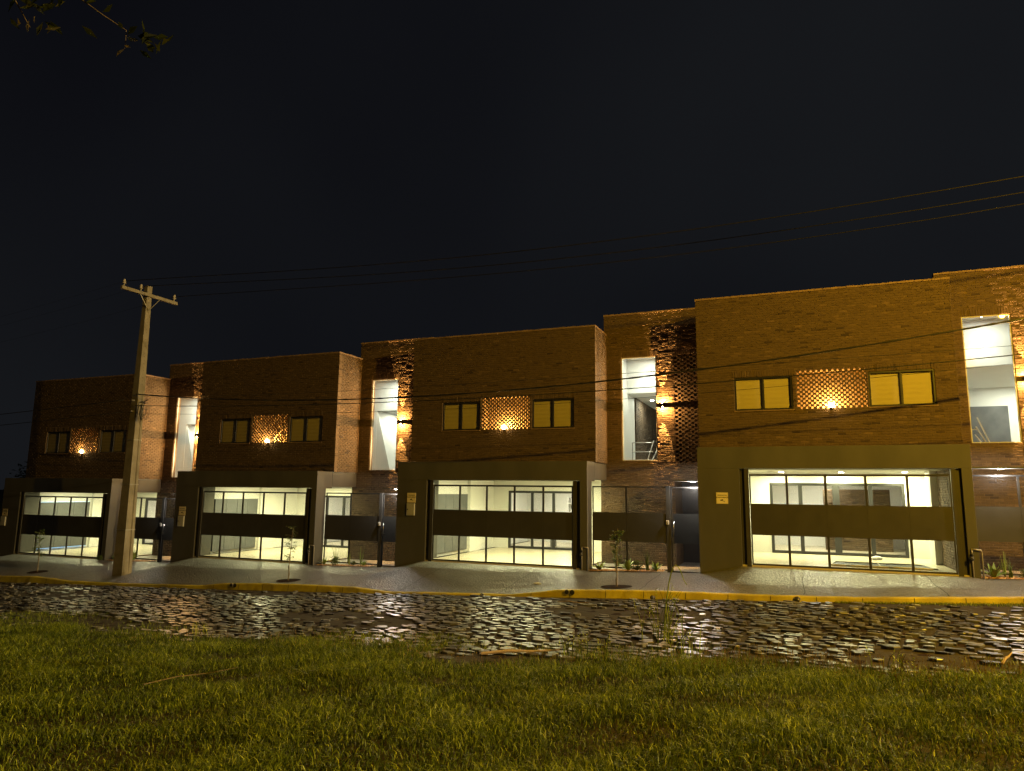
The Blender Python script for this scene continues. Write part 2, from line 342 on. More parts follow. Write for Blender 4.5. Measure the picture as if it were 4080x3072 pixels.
def seed_heads():
    rn = random.Random(21); mb = MB()
    for k in range(1500):
        x = rn.uniform(31.2, 40) if rn.random() < .75 else rn.uniform(22, 31); y = yedge(x)-rn.uniform(-.35, 1.0); z = zg(x, y)
        if not visible(x, y, z, .15): continue
        h = rn.uniform(.08, .22); a = rn.random()*6.28; p = Vector((x, y, z-.02)); t = p+Vector((math.cos(a)*.25*h, math.sin(a)*.25*h, h)); s = Vector((.0013, 0, 0))
        mb.poly([p-s, p+s, t+s, t-s], .5); q = rn.uniform(.005, .010)
        for u in (Vector((q,0,0)), Vector((0,q,0))): mb.poly([t-u, t-Vector((0,0,q)), t+u, t+Vector((0,0,q*1.4))], 1.0)
    return tag(mb.build('seed_heads', M['straw']), 'tiny pale seed heads over the right part of the lawn edge', 'seed heads', kind='stuff')
seed_heads()

# ------------------------------------------------------------------ brick work
CH = .07; BL = .215
def core(mb, to3, u0, u1, z0, z1, holes, d0, d1):
    """wall slab between depth d0 (outer) and d1 (inner) with rectangular holes and their reveals"""
    us = sorted({u0, u1, *[min(max(h[k], u0), u1) for h in holes for k in (0, 1)]}); zs_ = sorted({z0, z1, *[min(max(h[k], z0), z1) for h in holes for k in (2, 3)]})
    def solid(i, j):
        if i < 0 or j < 0 or i >= len(us)-1 or j >= len(zs_)-1: return False
        u, z = (us[i]+us[i+1])/2, (zs_[j]+zs_[j+1])/2
        return not any(h[0] < u < h[1] and h[2] < z < h[3] for h in holes)
    for i in range(len(us)-1):
        for j in range(len(zs_)-1):
            if not solid(i, j): continue
            a, b, c, d = us[i], us[i+1], zs_[j], zs_[j+1]
            mb.poly([to3(a,c,d0),to3(b,c,d0),to3(b,d,d0),to3(a,d,d0)]); mb.poly([to3(b,c,d1),to3(a,c,d1),to3(a,d,d1),to3(b,d,d1)])
            if not solid(i-1, j): mb.poly([to3(a,c,d1),to3(a,c,d0),to3(a,d,d0),to3(a,d,d1)])
            if not solid(i+1, j): mb.poly([to3(b,c,d0),to3(b,c,d1),to3(b,d,d1),to3(b,d,d0)])
            if not solid(i, j-1): mb.poly([to3(a,c,d1),to3(b,c,d1),to3(b,c,d0),to3(a,c,d0)])
            if not solid(i, j+1): mb.poly([to3(a,d,d0),to3(b,d,d0),to3(b,d,d1),to3(a,d,d1)])
def bricks(mb, to3, u0, u1, z0, z1, holes, rnd, rough=.002, zone=None, soldiers=()):
    """running bond of separate bricks standing proud of the core (depth 0 = brick face)"""
    n = int(round((z1-z0)/CH)); ch = (z1-z0)/n; hs = list(holes)+[s for s in soldiers]
    def brick(a, b, c, d, j, tone):
        y = rnd.gauss(0, j); g = .0045
        a += g+rnd.uniform(0, .002); b -= g+rnd.uniform(0, .002); c += g+rnd.uniform(-.001, .0015); d -= g+rnd.uniform(-.001, .0015)
        if b-a < .012: return
        k = len(mb.v); w = .006; ty = rnd.gauss(0, j*.16); tz = rnd.gauss(0, j*.12)
        for (u, z, dd) in ((a,c,.012),(b,c,.012),(b,d,.012),(a,d,.012)): mb.v.append(to3(u, z, dd))
        for (u, z, s1, s2) in ((a+w*.6,c+w,-1,-1),(b-w*.6,c+w,1,-1),(b-w*.6,d-w,1,1),(a+w*.6,d-w,-1,1)): mb.v.append(to3(u, z, y+ty*s1+tz*s2))
        mb.f += [(k,k+1,k+5,k+4),(k+1,k+2,k+6,k+5),(k+2,k+3,k+7,k+6),(k+3,k,k+4,k+7),(k+4,k+5,k+6,k+7)]; mb.t += [tone]*5
    def tone(): 
        r_ = rnd.random()
        return rnd.uniform(0, .12) if r_ < .05 else (rnd.uniform(.85, 1) if r_ < .1 else rnd.gauss(.5, .12))
    for r in range(n):
        c, d = z0+r*ch, z0+(r+1)*ch; zc = (c+d)/2
        cuts = sorted((h[0], h[1]) for h in hs if h[2] < zc < h[3]); seg = []; p = u0
        for a, b in cuts:
            if a > p: seg.append((p, a))
            p = max(p, b)
        if p < u1: seg.append((p, u1))
        off = (r % 2)*BL/2 + rnd.uniform(-.012, .012)
        for a, b in seg:
            k = math.floor((a-off)/BL)*BL+off; x = a
            while x < b-1e-6:
                e = min(k+BL, b); k += BL
                if e-x < .02: x = e; continue
                j = rough
                if zone and zone[0] < (x+e)/2 < zone[1] and zc > zone[2]: j = zone[3]
                brick(x, e, c, d, j, tone()); x = e
    for (a, b, c, d) in soldiers:
        k = max(1, int(round((b-a)/.068))); q = (b-a)/k
        for i in range(k): brick(a+i*q, a+(i+1)*q, c, d, rough*1.5, tone())
def screen(mb, to3, u0, u1, z0, z1, bw, pitch, depth, rnd, ch=.066):
    n = int(round((z1-z0)/ch)); ch = (z1-z0)/n
    for r in range(n):
        x = u0-(pitch/2 if r % 2 else 0)
        while x < u1:
            a, b = max(u0, x+rnd.uniform(-.004, .004)), min(u1, x+bw+rnd.uniform(-.004, .004))
            if b-a > .015:
                y = rnd.gauss(0, .004); k = len(mb.v); c, d = z0+r*ch+.0015, z0+(r+1)*ch-.0015
                P = [to3(a,c,y),to3(b,c,y),to3(b,c,y+depth),to3(a,c,y+depth),to3(a,d,y),to3(b,d,y),to3(b,d,y+depth),to3(a,d,y+depth)]; mb.v += P
                mb.f += [(k,k+3,k+2,k+1),(k+4,k+5,k+6,k+7),(k,k+1,k+5,k+4),(k+1,k+2,k+6,k+5),(k+2,k+3,k+7,k+6),(k+3,k,k+4,k+7)]; t = rnd.gauss(.5, .15); mb.t += [t]*6
            x += pitch

ORD = ['leftmost', 'second', 'third', 'rightmost']
HOUSE = [
 'dimly lit brick townhouse at the far left, partly behind the concrete utility pole',
 'brick townhouse directly right of the utility pole, second from the left',
 'brick townhouse in the middle of the row with four lights in its garage ceiling',
 'large brick townhouse at the right with bright yellow blinds in its two windows',
]
# shared prototypes of small repeated parts
def opening(mb, x0, x1, y0, y1, z0, z1, t):     # rectangular frame ring in the xz plane
    mb.box(x0, x1, y0, y1, z0, z0+t); mb.box(x0, x1, y0, y1, z1-t, z1); mb.box(x0, x0+t, y0, y1, z0+t, z1-t); mb.box(x1-t, x1, y0, y1, z0+t, z1-t)

def downlight(H, x, y, z, energy, color, r=.075, spot=None, parent=None):
    o = MB().lathe((0,0,0), [(r+.02,-.012),(r+.022,0)], 20).build('downlight', M['rim'], H, loc=(x, y, z-.002))
    MB().lathe((0,0,0), [(r*.96,-.006),(r,-.001)], 20).build('lens', M['lens'], o, loc=(0, 0, -.010))
    if spot: lamp('downlight_lamp', 'SPOT', (x, y, z-.03), energy, color, H, spot_size=R(spot), spot_blend=.35, shadow_soft_size=.05)
    else: lamp('downlight_lamp', 'AREA', (x, y, z-.03), energy, color, H, shape='DISK', size=.15)

def house(i):
    rnd = random.Random(100+i); z0 = OZ[i]; W = OX[i+1]-OX[i] if i < 3 else 10.4
    H = empty('brick_townhouse', (OX[i], OY[i], z0), HOUSE[i], 'townhouse', 'row of brick townhouses')
    bt = [7.63, 7.64, 7.60, 7.72][i]; rtop = 8.29; yR = 1.512; ttop = [6.84, 6.82, 6.80, 6.99][i]; tbot = [3.28, 3.29, 3.30, 3.37][i]
    w1 = [(1.13,2.64),(1.16,2.66),(1.22,2.65),(1.06,2.65)][i]; w2 = [(4.56,6.12),(4.58,6.09),(4.55,6.0),(4.60,6.20)][i]; wz = (4.31, 5.29)
    lx = [(2.72,4.46),(2.77,4.47),(2.72,4.46),(2.76,4.55)][i]; lz = (4.31, 5.42); zc = 2.68 if i < 3 else 2.62
    b1 = 6.72
    front = lambda y: (lambda u, z, d: (u, y+d, z))
    rightf = lambda x: (lambda u, z, d: (x-d, u, z))
    leftf = lambda x: (lambda u, z, d: (x+d, -u, z))
    # ---- brick box
    holes = [(*w1, *wz), (*w2, *wz), (*lx, *lz)]; sol = [(w1[0]-.05, w1[1]+.05, wz[1], wz[1]+.2), (w2[0]-.05, w2[1]+.05, wz[1], wz[1]+.2)]
    c = MB(); core(c, front(0), 0, b1, 3.2, bt, holes, .012, .20); core(c, rightf(b1), .20, yR, 3.2, bt, [], .012, .2)
    core(c, leftf(0), -yR, -.20, 3.2, bt, [], .012, .2); c.box(.2, b1-.2, .2, 9, bt-.35, bt-.2); cc = c.build('mortar_core', M['core'], H)
    b = MB(); bricks(b, front(0), 0, b1, 3.2, bt, holes, rnd, soldiers=sol); fw_ = b.build('front_wall', M['brick'], H)
    b = MB(); bricks(b, rightf(b1), 0, yR, 3.2, bt, [], rnd); b.build('side_wall', M['brick'], H)
    b = MB(); bricks(b, leftf(0), -yR, 0, 3.2, bt, [], rnd); b.build('side_wall', M['brick'], H)
    cp = MB()
    x = 0
    while x < b1-.01:
        e = min(x+.21, b1); cp.box(x+.003-(.012 if x == 0 else 0), e-.003+(.012 if e == b1 else 0), -.018+rnd.gauss(0,.003), .2, bt+.004, bt+.058+rnd.gauss(0,.0025), rnd.random()); x = e
    y = .205
    while y < yR-.01:
        e = min(y+.21, yR); cp.box(b1-.2, b1+.016+rnd.gauss(0,.003), y+.003, e-.003, bt+.004, bt+.058+rnd.gauss(0,.0025), rnd.random()); y = e
    cp.build('coping', M['coping'], H)
    # ---- windows of the brick box
    for k, (a, bb) in enumerate((w1, w2)):
        f = MB(); opening(f, a+.002, bb-.002, .03, .085, wz[0]+.002, wz[1]-.002, .050); mx = (a+bb)/2; f.box(mx-.030, mx+.030, .035, .080, wz[0]+.057, wz[1]-.057)
        fo = f.build('window', M['alu'], H, bevel=.004)
        if i == 3: fo['label'] = 'window with bright yellow blinds'
        MB().poly([(a+.05,.060,wz[0]+.05),(bb-.05,.060,wz[0]+.05),(bb-.05,.060,wz[1]-.05),(a+.05,.060,wz[1]-.05)]).build('pane', M['glass'], fo)
        bl = MB()
        n = 24
        for q in range(n):
            za, zb = wz[0]+.01+(wz[1]-wz[0]-.02)*q/n, wz[0]+.01+(wz[1]-wz[0]-.02)*(q+1)/n; ya, yb = .108+.003*math.sin(q*1.9), .108+.003*math.sin((q+1)*1.9)
            for (p0, p1) in ((a+.01, mx-.004), (mx+.004, bb-.01)): bl.poly([(p0,ya,za),(p1,ya,za),(p1,yb,zb),(p0,yb,zb)])
        bl.build('blind', M['blind'], fo)
        s = MB(); s.box(a-.03, bb+.03, -.02, .05, wz[0]-.028, wz[0]-.001); s.build('sill', M['coping'], fo)
    MB().box(.3, b1-.3, .24, .26, 3.7, 6).build('inner_wall', M['dark'], H) if False else None
    # ---- brick screen with a lit niche behind
    n = MB(); a, bb = lx; n.box(a-.06, a-.002, .2, .52, lz[0]-.06, lz[1]+.06); n.box(bb+.002, bb+.06, .2, .52, lz[0]-.06, lz[1]+.06); n.box(a-.002, bb+.002, .2, .52, lz[1], lz[1]+.06); n.box(a-.002, bb+.002, .2, .52, lz[0]-.06, lz[0]-.001); n.box(a-.06, bb+.06, .52, .58, lz[0]-.06, lz[1]+.06)
    n.build('niche', M['nichem'], H)
    s = MB(); cx = (a+bb)/2-.02
    screen(s, front(.02), a, bb, lz[0], lz[1], .086, .140, .055, rnd)
    so = s.build('brick_screen', M['brick'], H); so['label'] = 'perforated brick screen glowing from the lamp behind it'
    lb = MB().lathe((0,0,0), [(.035,-.01),(.07,.02),(.085,.05),(.06,.095),(.02,.12)], 14).build('niche_lamp', M['lens2'], H, smooth=True, loc=(cx, -.055, lz[0]+.015))
    MB().box(-.05, .05, -.05, .075, -.03, -.012).build('bracket', M['alu'], lb)
    lamp('niche_light', 'POINT', (cx, .30, lz[0]+.12), [190, 180, 125, 105][i], (1,.55,.14), H, shadow_soft_size=.03)
    lamp('niche_front_light', 'POINT', (cx, -.16, lz[0]+.05), [.12, .15, .6, 1.1][i], (1,.50,.12), H, shadow_soft_size=.04)
    # ---- grey portal
    g = MB(); g.box(.04, 1.17, -.89, -.04, -.75, 2.6); g.box(.04, 6.68, -.89, -.012, 2.6, 3.2); g.box(6.45, 6.68, -.89, -.36, -.6, 2.6)
    g.box(6.44, 6.68, .0, yR-.01, 2.65, 3.19); g.box(.04, 6.44, -.011, .19, 2.60, 3.19)
    g.build('portal', M['render'], H, bevel=.006)
    # ---- garage interior
    yB = 5.1 if i < 3 else 3.7
    MB().box(.9, 6.44, .191, 9.2, zc, 3.19).build('ceiling', M['ceil'], H)
    fl = MB(); fl.box(1.17, 6.45, -.86, 9.2, -.25, -.002); fl.build('garage_floor', M['floor'], H)
    dr = (1.68, 4.7) if i < 3 else (1.8, 5.76); dtop = 2.28
    wl = MB(); wl.box(.85, 1.0, -.03, yB+4, -.002, zc)
    if i < 3: wl.box(1.0, 1.13, 2.62, 3.55, -.002, zc)
    core(wl, front(yB), 1.0, 6.44, -.002, zc, [(dr[0], dr[1], -.01, dtop)], 0, .15)
    wl.box(1.0, 7.4, yB+4, yB+4.15, -.002, zc); wl.box(6.45, 6.60, yR+.22 if i < 3 else 1.72, yB+4, -.002, zc)
    if i < 3: wl.box(1.0, 1.035, 3.56, yB-.01, .0, .09)
    wl.build('garage_wall', M['white'], H)
    if i == 3:
        s = MB(); bricks(s, leftf(6.33), -1.70, .25, 0, zc-.0, [], rnd, rough=.004); s.box(6.345, 6.44, -.25, 1.70, 0, zc); s.build('side_brick_wall', M['brick'], H)
        MB().box(6.16, 6.44, 1.74, 2.5, 0, zc).build('column', M['white'], H)
    # sliding door
    f = MB(); opening(f, dr[0], dr[1], yB-.02, yB+.08, 0, dtop, .09)
    ms = ((2.70,.05),(3.6,.05)) if i < 3 else ((2.74,.06),(3.80,.10),(4.80,.06))
    for x_, h_ in ms: f.box(x_-h_, x_+h_, yB-.01, yB+.07, .09, dtop-.09)
    fo = f.build('sliding_door', M['alu'], H, bevel=.004); MB().poly([(dr[0]+.05,yB+.03,.05),(dr[1]-.05,yB+.03,.05),(dr[1]-.05,yB+.03,dtop-.05),(dr[0]+.05,yB+.03,dtop-.05)]).build('pane', M['glass'], fo)
    if i == 3:
        s = MB(); bricks(s, front(yB+2.3), 3.5, 5.6, 0, 2.1, [], rnd, rough=.006); s.box(3.5, 5.6, yB+2.315, yB+2.5, 0, 2.1); s.build('inner_brick_wall', M['brick'], H)
    else:
        s = MB()
        for zz in (.88, 1.32, 1.72): s.box(3.1, 4.6, yB+3.6, yB+3.98, zz, zz+.04)
        s.box(3.06, 3.1, yB+3.6, yB+3.98, .5, 2.0); s.build('shelf', M['white'], H)
        s = MB(); s.box(3.0, 4.4, yB+1.2, yB+1.9, .80, .86); s.box(3.05, 3.12, yB+1.25, yB+1.85, 0, .8); s.box(4.28, 4.35, yB+1.25, yB+1.85, 0, .8); s.build('kitchen_counter', M['cab'], H)
    # cabinets
    if i < 3:
        n = [3, 4, 4][i]; ya, yb = .12, 2.5; hh = 2.13
        MB().box(1.002, 1.05, ya, yb, .10, hh).build('cabinet_box', M['dark'], H)
        for k in range(n):
            p, q = ya+(yb-ya)*k/n, ya+(yb-ya)*(k+1)/n
            cd = MB(); cd.box(1.052, 1.075, p+.006, q-.006, .11, 1.22); cd.box(1.052, 1.075, p+.006, q-.006, 1.245, hh); cd.build('cabinet_door', M['cab'], H, bevel=.002)
        if i == 0:
            MB().box(1.01, 1.06, ya, yb, hh+.008, hh+.018).build('light_strip', mat('blue_strip', (.3,.6,1), emit=((.35,.65,1), 1.2)), H)
            MB().box(1.02, 1.06, ya, yb, .085, .095).build('light_strip', bpy.data.materials['blue_strip'], H)
    # garage lights
    pts = [[(2.5,1.2),(5.75,.15),(3.4,3.6),(5.4,3.2)], [(2.5,1.3),(5.7,.2),(3.4,3.6),(5.4,3.0)], [(2.75,.9),(4.25,.6),(5.75,.25),(4.55,3.2)], [(2.2,2.75),(3.95,3.0),(5.7,2.9),(3.9,.9)]][i]
    if i == 3: pts = pts[:3]
    for (x, y) in pts: downlight(H, x, y, zc, P_GAR*[1.15, 1.25, 1.08, 1.2][i], (1,.97,.50))
    lamp('room_lamp', 'AREA', (3.4, yB+2, zc-.05), P_ROOM, (1,.97,.72), H, shape='DISK', size=.5)
    # ---- garage gate
    gm = MB(); gx0, gx1 = 1.42, 6.21; gy = -.84
    for (pa, pb, pc, pd) in ((1.172, 1.288, -.80, -.70), (1.290, gx0-.012, -.87, -.75), (gx1+.012, gx1+.12, -.87, -.75), (gx1+.122, 6.448, -.80, -.70)): MB().box(pa, pb, pc, pd, -.07, 2.59).build('gate_post', M['panel'], H, bevel=.004)
    gm.box(gx0, gx1, gy, gy+.04, 2.395, 2.45); gm.box(gx0, gx1, gy, gy+.04, .0, .045)
    gm.box(gx0, gx0+.035, gy, gy+.04, .04, 2.405); gm.box(gx1-.035, gx1, gy, gy+.04, .04, 2.405)
    for k in range(1, 5):
        x = gx0+(gx1-gx0)*k/5; gm.box(x-.031, x+.031, gy+.002, gy+.038, .04, 2.405)
    gt = gm.build('garage_gate', M['steel'], H, bevel=.003)
    pn = MB()
    for k in range(5):
        a, bb = gx0+(gx1-gx0)*k/5, gx0+(gx1-gx0)*(k+1)/5; pn.box(a+.0015, bb-.0015, gy-.006-rnd.random()*.002, gy-.001, .805, 1.642)
    pn.build('gate_panel', M['panel'], gt)
    def mesh_panel(name, x0, x1, za, zb, y, parent, pw=.062, ph=.030):
        me = MB(); slope = ph/pw; t = .0009; step = ph
        for sgn in (1, -1):
            L = (x1-x0)*slope; zz = za-(L if sgn > 0 else 0); 
            while zz < zb+(L if sgn < 0 else 0):
                # line z = zz + sgn*slope*(x-x0)
                xa, xb = x0, x1
                f_ = lambda X: zz+sgn*slope*(X-x0)
                if sgn > 0: xa = max(x0, x0+(za-zz)/slope); xb = min(x1, x0+(zb-zz)/slope)
                else: xa = max(x0, x0+(zz-zb)/slope); xb = min(x1, x0+(zz-za)/slope)
                if xb-xa > .01: me.poly([(xa,y,f_(xa)-t),(xb,y,f_(xb)-t),(xb,y,f_(xb)+t),(xa,y,f_(xa)+t)])
                zz += step
        return me.build(name, M['steel'], parent)
    mesh_panel('mesh_panel', gx0+.03, gx1-.03, 1.642, 2.41, gy+.02, gt); mesh_panel('mesh_panel', gx0+.03, gx1-.03, .04, .805, gy+.02, gt)
    # ---- recessed wing
    th = (7.22, 8.40, tbot, ttop); lh = (8.98, W-.12, 3.22, 6.80); eh = (8.93, W, -.4, 2.64); xL = 6.48; zt = 6.62
    holes = [th, lh] + ([eh] if i >= 2 else [])
    c = MB(); core(c, front(yR), zt-.0, W, -.4, rtop, holes, .012, .2); core(c, leftf(zt), -9, -yR-.2, bt-.4, rtop, [], .012, .2)
    core(c, front(yR), xL, zt, -.4, 3.1, [], .012, .2); c.box(zt+.2, W, yR+.2, 9, rtop-.5, rtop-.35); c.build('mortar_core', M['core'], H)
    b = MB(); bricks(b, front(yR), zt, W, -.4, rtop, holes, rnd, rough=.0035, zone=(8.40, 9.2, 2.7, .0055), soldiers=[(7.17, 8.45, ttop, ttop+.2), (8.98, W-.12, 6.80, 6.93)]); bricks(b, front(yR), xL, zt, -.4, 3.1, [], rnd, rough=.003)
    b.build('recessed_wall', M['brick'], H)
    b = MB(); bricks(b, leftf(zt), -9, -yR, bt-.1, rtop, [], rnd); b.build('parapet_wall', M['brick'], H)
    cp = MB(); x = zt
    while x < W-.01:
        e = min(x+.21, W); cp.box(x+.003, e-.003, yR-.018+rnd.gauss(0,.003), yR+.2, rtop+.004, rtop+.056+rnd.gauss(0,.0025), rnd.random()); x = e
    cp.build('coping', M['coping'], H)
    s = MB(); screen(s, front(yR+.01), lh[0], lh[1], lh[2], lh[3], .125, .205, .12, rnd, .07); so = s.build('brick_lattice', M['brick'], H); so['label'] = 'open brick lattice over a dark void'
    n = MB(); n.box(8.90, 8.96, yR+.2, yR+1.6, 2.8, 7.3); n.box(8.90, W, yR+1.6, yR+1.7, 2.8, 7.3); n.box(W-.06, W, yR+.2, yR+1.6, 2.8, 7.3); n.box(8.9, W, yR+.2, yR+1.6, 2.72, 2.79); n.build('void_wall', M['core'], H)
    # tall window
    f = MB(); opening(f, th[0]+.003, th[1]-.003, yR+.03, yR+.085, th[2]+.003, th[3]-.003, .028); fo = f.build('tall_window', M['frame_light'], H, bevel=.003)
    MB().poly([(th[0],yR+.06,th[2]),(th[1],yR+.06,th[2]),(th[1],yR+.06,th[3]),(th[0],yR+.06,th[3])]).build('pane', M['glass'], fo)
    # stair hall behind it
    hb = 5.85; ht = ttop+.30; r_ = MB(); y0_ = yR+.2; yb = 3.5; xl = [4.2, 5.2, 6.98, 6.98][i]; xr = [8.75, 8.75, 8.75, 9.3][i]; yd = [6.5, 6.5, 9.2, 8.6][i]; xd = xr if i < 3 else 11.5
    r_.box(xl-.13, xl, y0_, yd, 2.7, ht); r_.box(xr, xr+.12, y0_, yb+.15, 2.7, ht); r_.box(xl-.13, xr+.12, y0_, yb, ht, ht+.1); r_.box(xl, xr+.12, y0_, yd, 2.6, 2.7)
    r_.box(xl, xd, yb, yb+.15, hb, ht); r_.box(xl, xd, yb+.15, yd, hb+.001, hb+.1); r_.box(xl-.13, xd+.1, yd, yd+.1, 2.6, hb+.1); r_.box(xd, xd+.1, yb+.152, yd, 2.6, hb)
    if i == 3: r_.box(xr+.12, xd, yb+.15, yd, 2.6, 2.7)
    if i < 2:
        q = 5.75 if i == 0 else 6.2; r_.box(xl, q, yb, yb+.14, 2.7, hb)
        r_.poly([(q,yb,2.7),(q+.90,yb+.02,2.7),(q,yb+.02,hb)]); r_.poly([(q+.90,yb+.02,2.7),(q+.90,yb+1.6,2.7),(q,yb+1.6,hb),(q,yb+.02,hb)])
        r_.box(q+1.0, xr, yb+1.6, yb+1.7, 2.7, hb)
    r_.build('stair_hall', M['white'], H)
    if i == 2:
        s = MB(); bricks(s, rightf(7.03), 4.75, 9.0, 2.7, hb, [], rnd, rough=.003); s.box(6.982, 7.015, 4.75, 9.0, 2.7, hb); s.build('inner_brick_wall', M['brick'], H)
    if i in (2, 3):
        rl = MB(); yy = 3.6 if i == 2 else 3.2; xa, xb = (7.12, 7.86) if i == 2 else (7.2, 7.75)
        if i == 2:
            for zz in (3.42, 3.72, 4.05): rl.tube([(xa, yy, zz), (xb, yy, zz)], .018, 8)
            rl.tube([(xa, yy, 2.7), (xa, yy, 4.05)], .02, 8)
            for k in (0, .14, .28): rl.tube([(xb+.04+k*.7, yy, 4.12-k*2.6), (xb-.30+k*.5, yy-.6, 2.75)], .02, 8)
        else:
            for k in (0, .16, .30): rl.tube([(7.75-k*.3, 3.2, 4.25-k*1.7), (8.15, 2.7, 2.75)], .02, 8)
            rl.tube([(7.3, 3.2, 3.85), (7.75, 3.2, 3.9)], .016, 8)
        rl.build('stair_railing', M['galv'], H)
    if i == 3: MB().box(7.6, 9.86, 8.54, 8.59, 2.7, 5.16).build('dark_glass_panel', M['board'], H)
    downlight(H, [6.6, 7.05, 7.72, 8.05][i], 2.95, ht, P_STAIR, (.90,1,.80), spot=84)
    lamp('stair_fill_lamp', 'AREA', ([6.6, 7.2, 8.0, 8.2][i], 2.6, ht-.06), P_STAIR*.45, (.92,1,.82), H, shape='DISK', size=.12)
    downlight(H, [6.2, 6.9, 7.5, 10.0][i], [4.6, 4.6, 5.6, 7.2][i], hb, P_STAIR*[.5, .5, .55, 1.0][i], (.95,1,.80))
    for zz in (4.1, 6.2): lamp('added_spill_spot', 'SPOT', (8.28, yR+.26, zz), [330, 220, 140, 8][i], (1,.70,.34), H, rot=Vector((-1,-.95,.12)).to_track_quat('-Z','Y').to_euler(), spot_size=R(112), spot_blend=.8, shadow_soft_size=.2)  # added spots inside the window, no fixture; they throw light onto the side wall
    # ---- wall lamp
    wlz = 5.13; wlx = 8.60
    wl = MB().box(-.045, .045, -.10, -.02, -.065, .065).box(-.03, .03, -.02, .02, -.04, .04).build('wall_lamp', M['alu'], H, loc=(wlx, yR-.01, wlz), bevel=.004)
    for sg in (1, -1):
        MB().lathe((0,-.06,0), [(.032,0),(.034,.004)], 14).build('lens', M['lens2'], wl, loc=(0, 0, sg*.069 - (.004 if sg < 0 else 0)))
        rot = (R(180), 0, 0) if sg > 0 else (0, 0, 0)
        lamp('wall_lamp_beam', 'SPOT', (wlx, yR-.15, wlz+sg*.13), 1500, (1,.52,.15), H, rot=(R(176) if sg > 0 else R(4), 0, 0), spot_size=R(28), spot_blend=.15, shadow_soft_size=.012)
        lamp('wall_lamp_glow', 'SPOT', (wlx+.01, yR-.17, wlz+sg*.07), 190, (1,.50,.14), H, rot=(R(180) if sg > 0 else 0, 0, 0), spot_size=R(176), spot_blend=.03, shadow_soft_size=.02)
    # ---- entry porch floor, door
    MB().box(6.46, W, -.30, yR+1.7, -.45, -.05).build('porch_floor', M['pfloor'], H)
    if i >= 2:
        p = MB(); p.box(8.88, 8.93, yR+.2, 3.2, -.05, 2.72); p.box(8.93, W, yR+.2, 3.2, 2.64, 2.71); p.build('porch_wall', M['core'], H)
        d = MB(); d.box(8.93, W, 3.05, 3.12, -.04, 2.6); do = d.build('entry_door', M['door'], H)
        MB().box(9.1, 9.13, 2.99, 3.03, .9, 1.5).build('door_handle', M['handle'], do)
    # ---- canopy with its downlight
    cx0 = 9.26 if i < 3 else 6.70
    MB().box(cx0, W-.01, -.74, -.22, 2.60, 2.64).build('canopy', M['render'], H, bevel=.003)
    downlight(H, (W-.17) if i < 3 else 7.36, -.50, 2.60, [4, 6, 7, 5][i], (.93,.95,1), r=.05, spot=150)
    lamp('canopy_glow', 'POINT', ((W-.20) if i < 3 else 7.36, -.56, 2.50), [65, 95, 95, 90][i], (1,.93,.84), H, shadow_soft_size=.04)
    # ---- street fence and pedestrian gate
    fy = -.34; fx0, fx1 = 6.69, 8.95; f = MB(); f.box(fx0, fx1, fy, fy+.04, 2.41, 2.45); f.box(fx0, fx1, fy, fy+.04, .0, .04); f.box(fx0, fx0+.035, fy, fy+.04, .04, 2.41)
    f.box(7.722, 7.778, fy, fy+.04, .04, 2.41)
    fo = f.build('fence', M['steel'], H, bevel=.003)
    MB().box(fx0, 7.748, fy-.006, fy-.001, .80, 1.66).box(7.752, fx1, fy-.007, fy-.001, .80, 1.66).build('fence_panel', M['panel'], fo)
    mesh_panel('mesh_panel', fx0+.03, fx1, 1.66, 2.41, fy+.02, fo); mesh_panel('mesh_panel', fx0+.03, fx1, .04, .80, fy+.02, fo)
    MB().box(8.95, 9.075, fy-.03, fy+.07, -.12, 2.46).build('gate_post', M['panel'], H, bevel=.004)
    pg = MB(); gx0_, gx1_ = 9.09, W-.02; opening(pg, gx0_, gx1_, fy, fy+.04, -.03, 2.44, .035); po = pg.build('entry_gate', M['steel'], H, bevel=.003)
    MB().box(gx0_+.001, gx1_-.001, fy-.006, fy-.001, .80, 1.66).build('gate_panel', M['panel'], po)
    mesh_panel('mesh_panel', gx0_+.03, gx1_-.03, 1.66, 2.41, fy+.02, po); mesh_panel('mesh_panel', gx0_+.03, gx1_-.03, .01, .80, fy+.02, po)
    hd = MB(); hd.tube([(9.17,fy-.06,1.02),(9.17,fy-.06,1.44)], .012, 10); hd.tube([(9.17,fy-.06,1.08),(9.17,fy-.004,1.08)], .008, 8); hd.tube([(9.17,fy-.06,1.38),(9.17,fy-.004,1.38)], .008, 8); hd.build('pull_handle', M['handle'], po, smooth=True)
    return H
HS = [house(i) for i in range(4)]
def hp(i, x, y, z): return (OX[i]+x, OY[i]+y, OZ[i]+z)

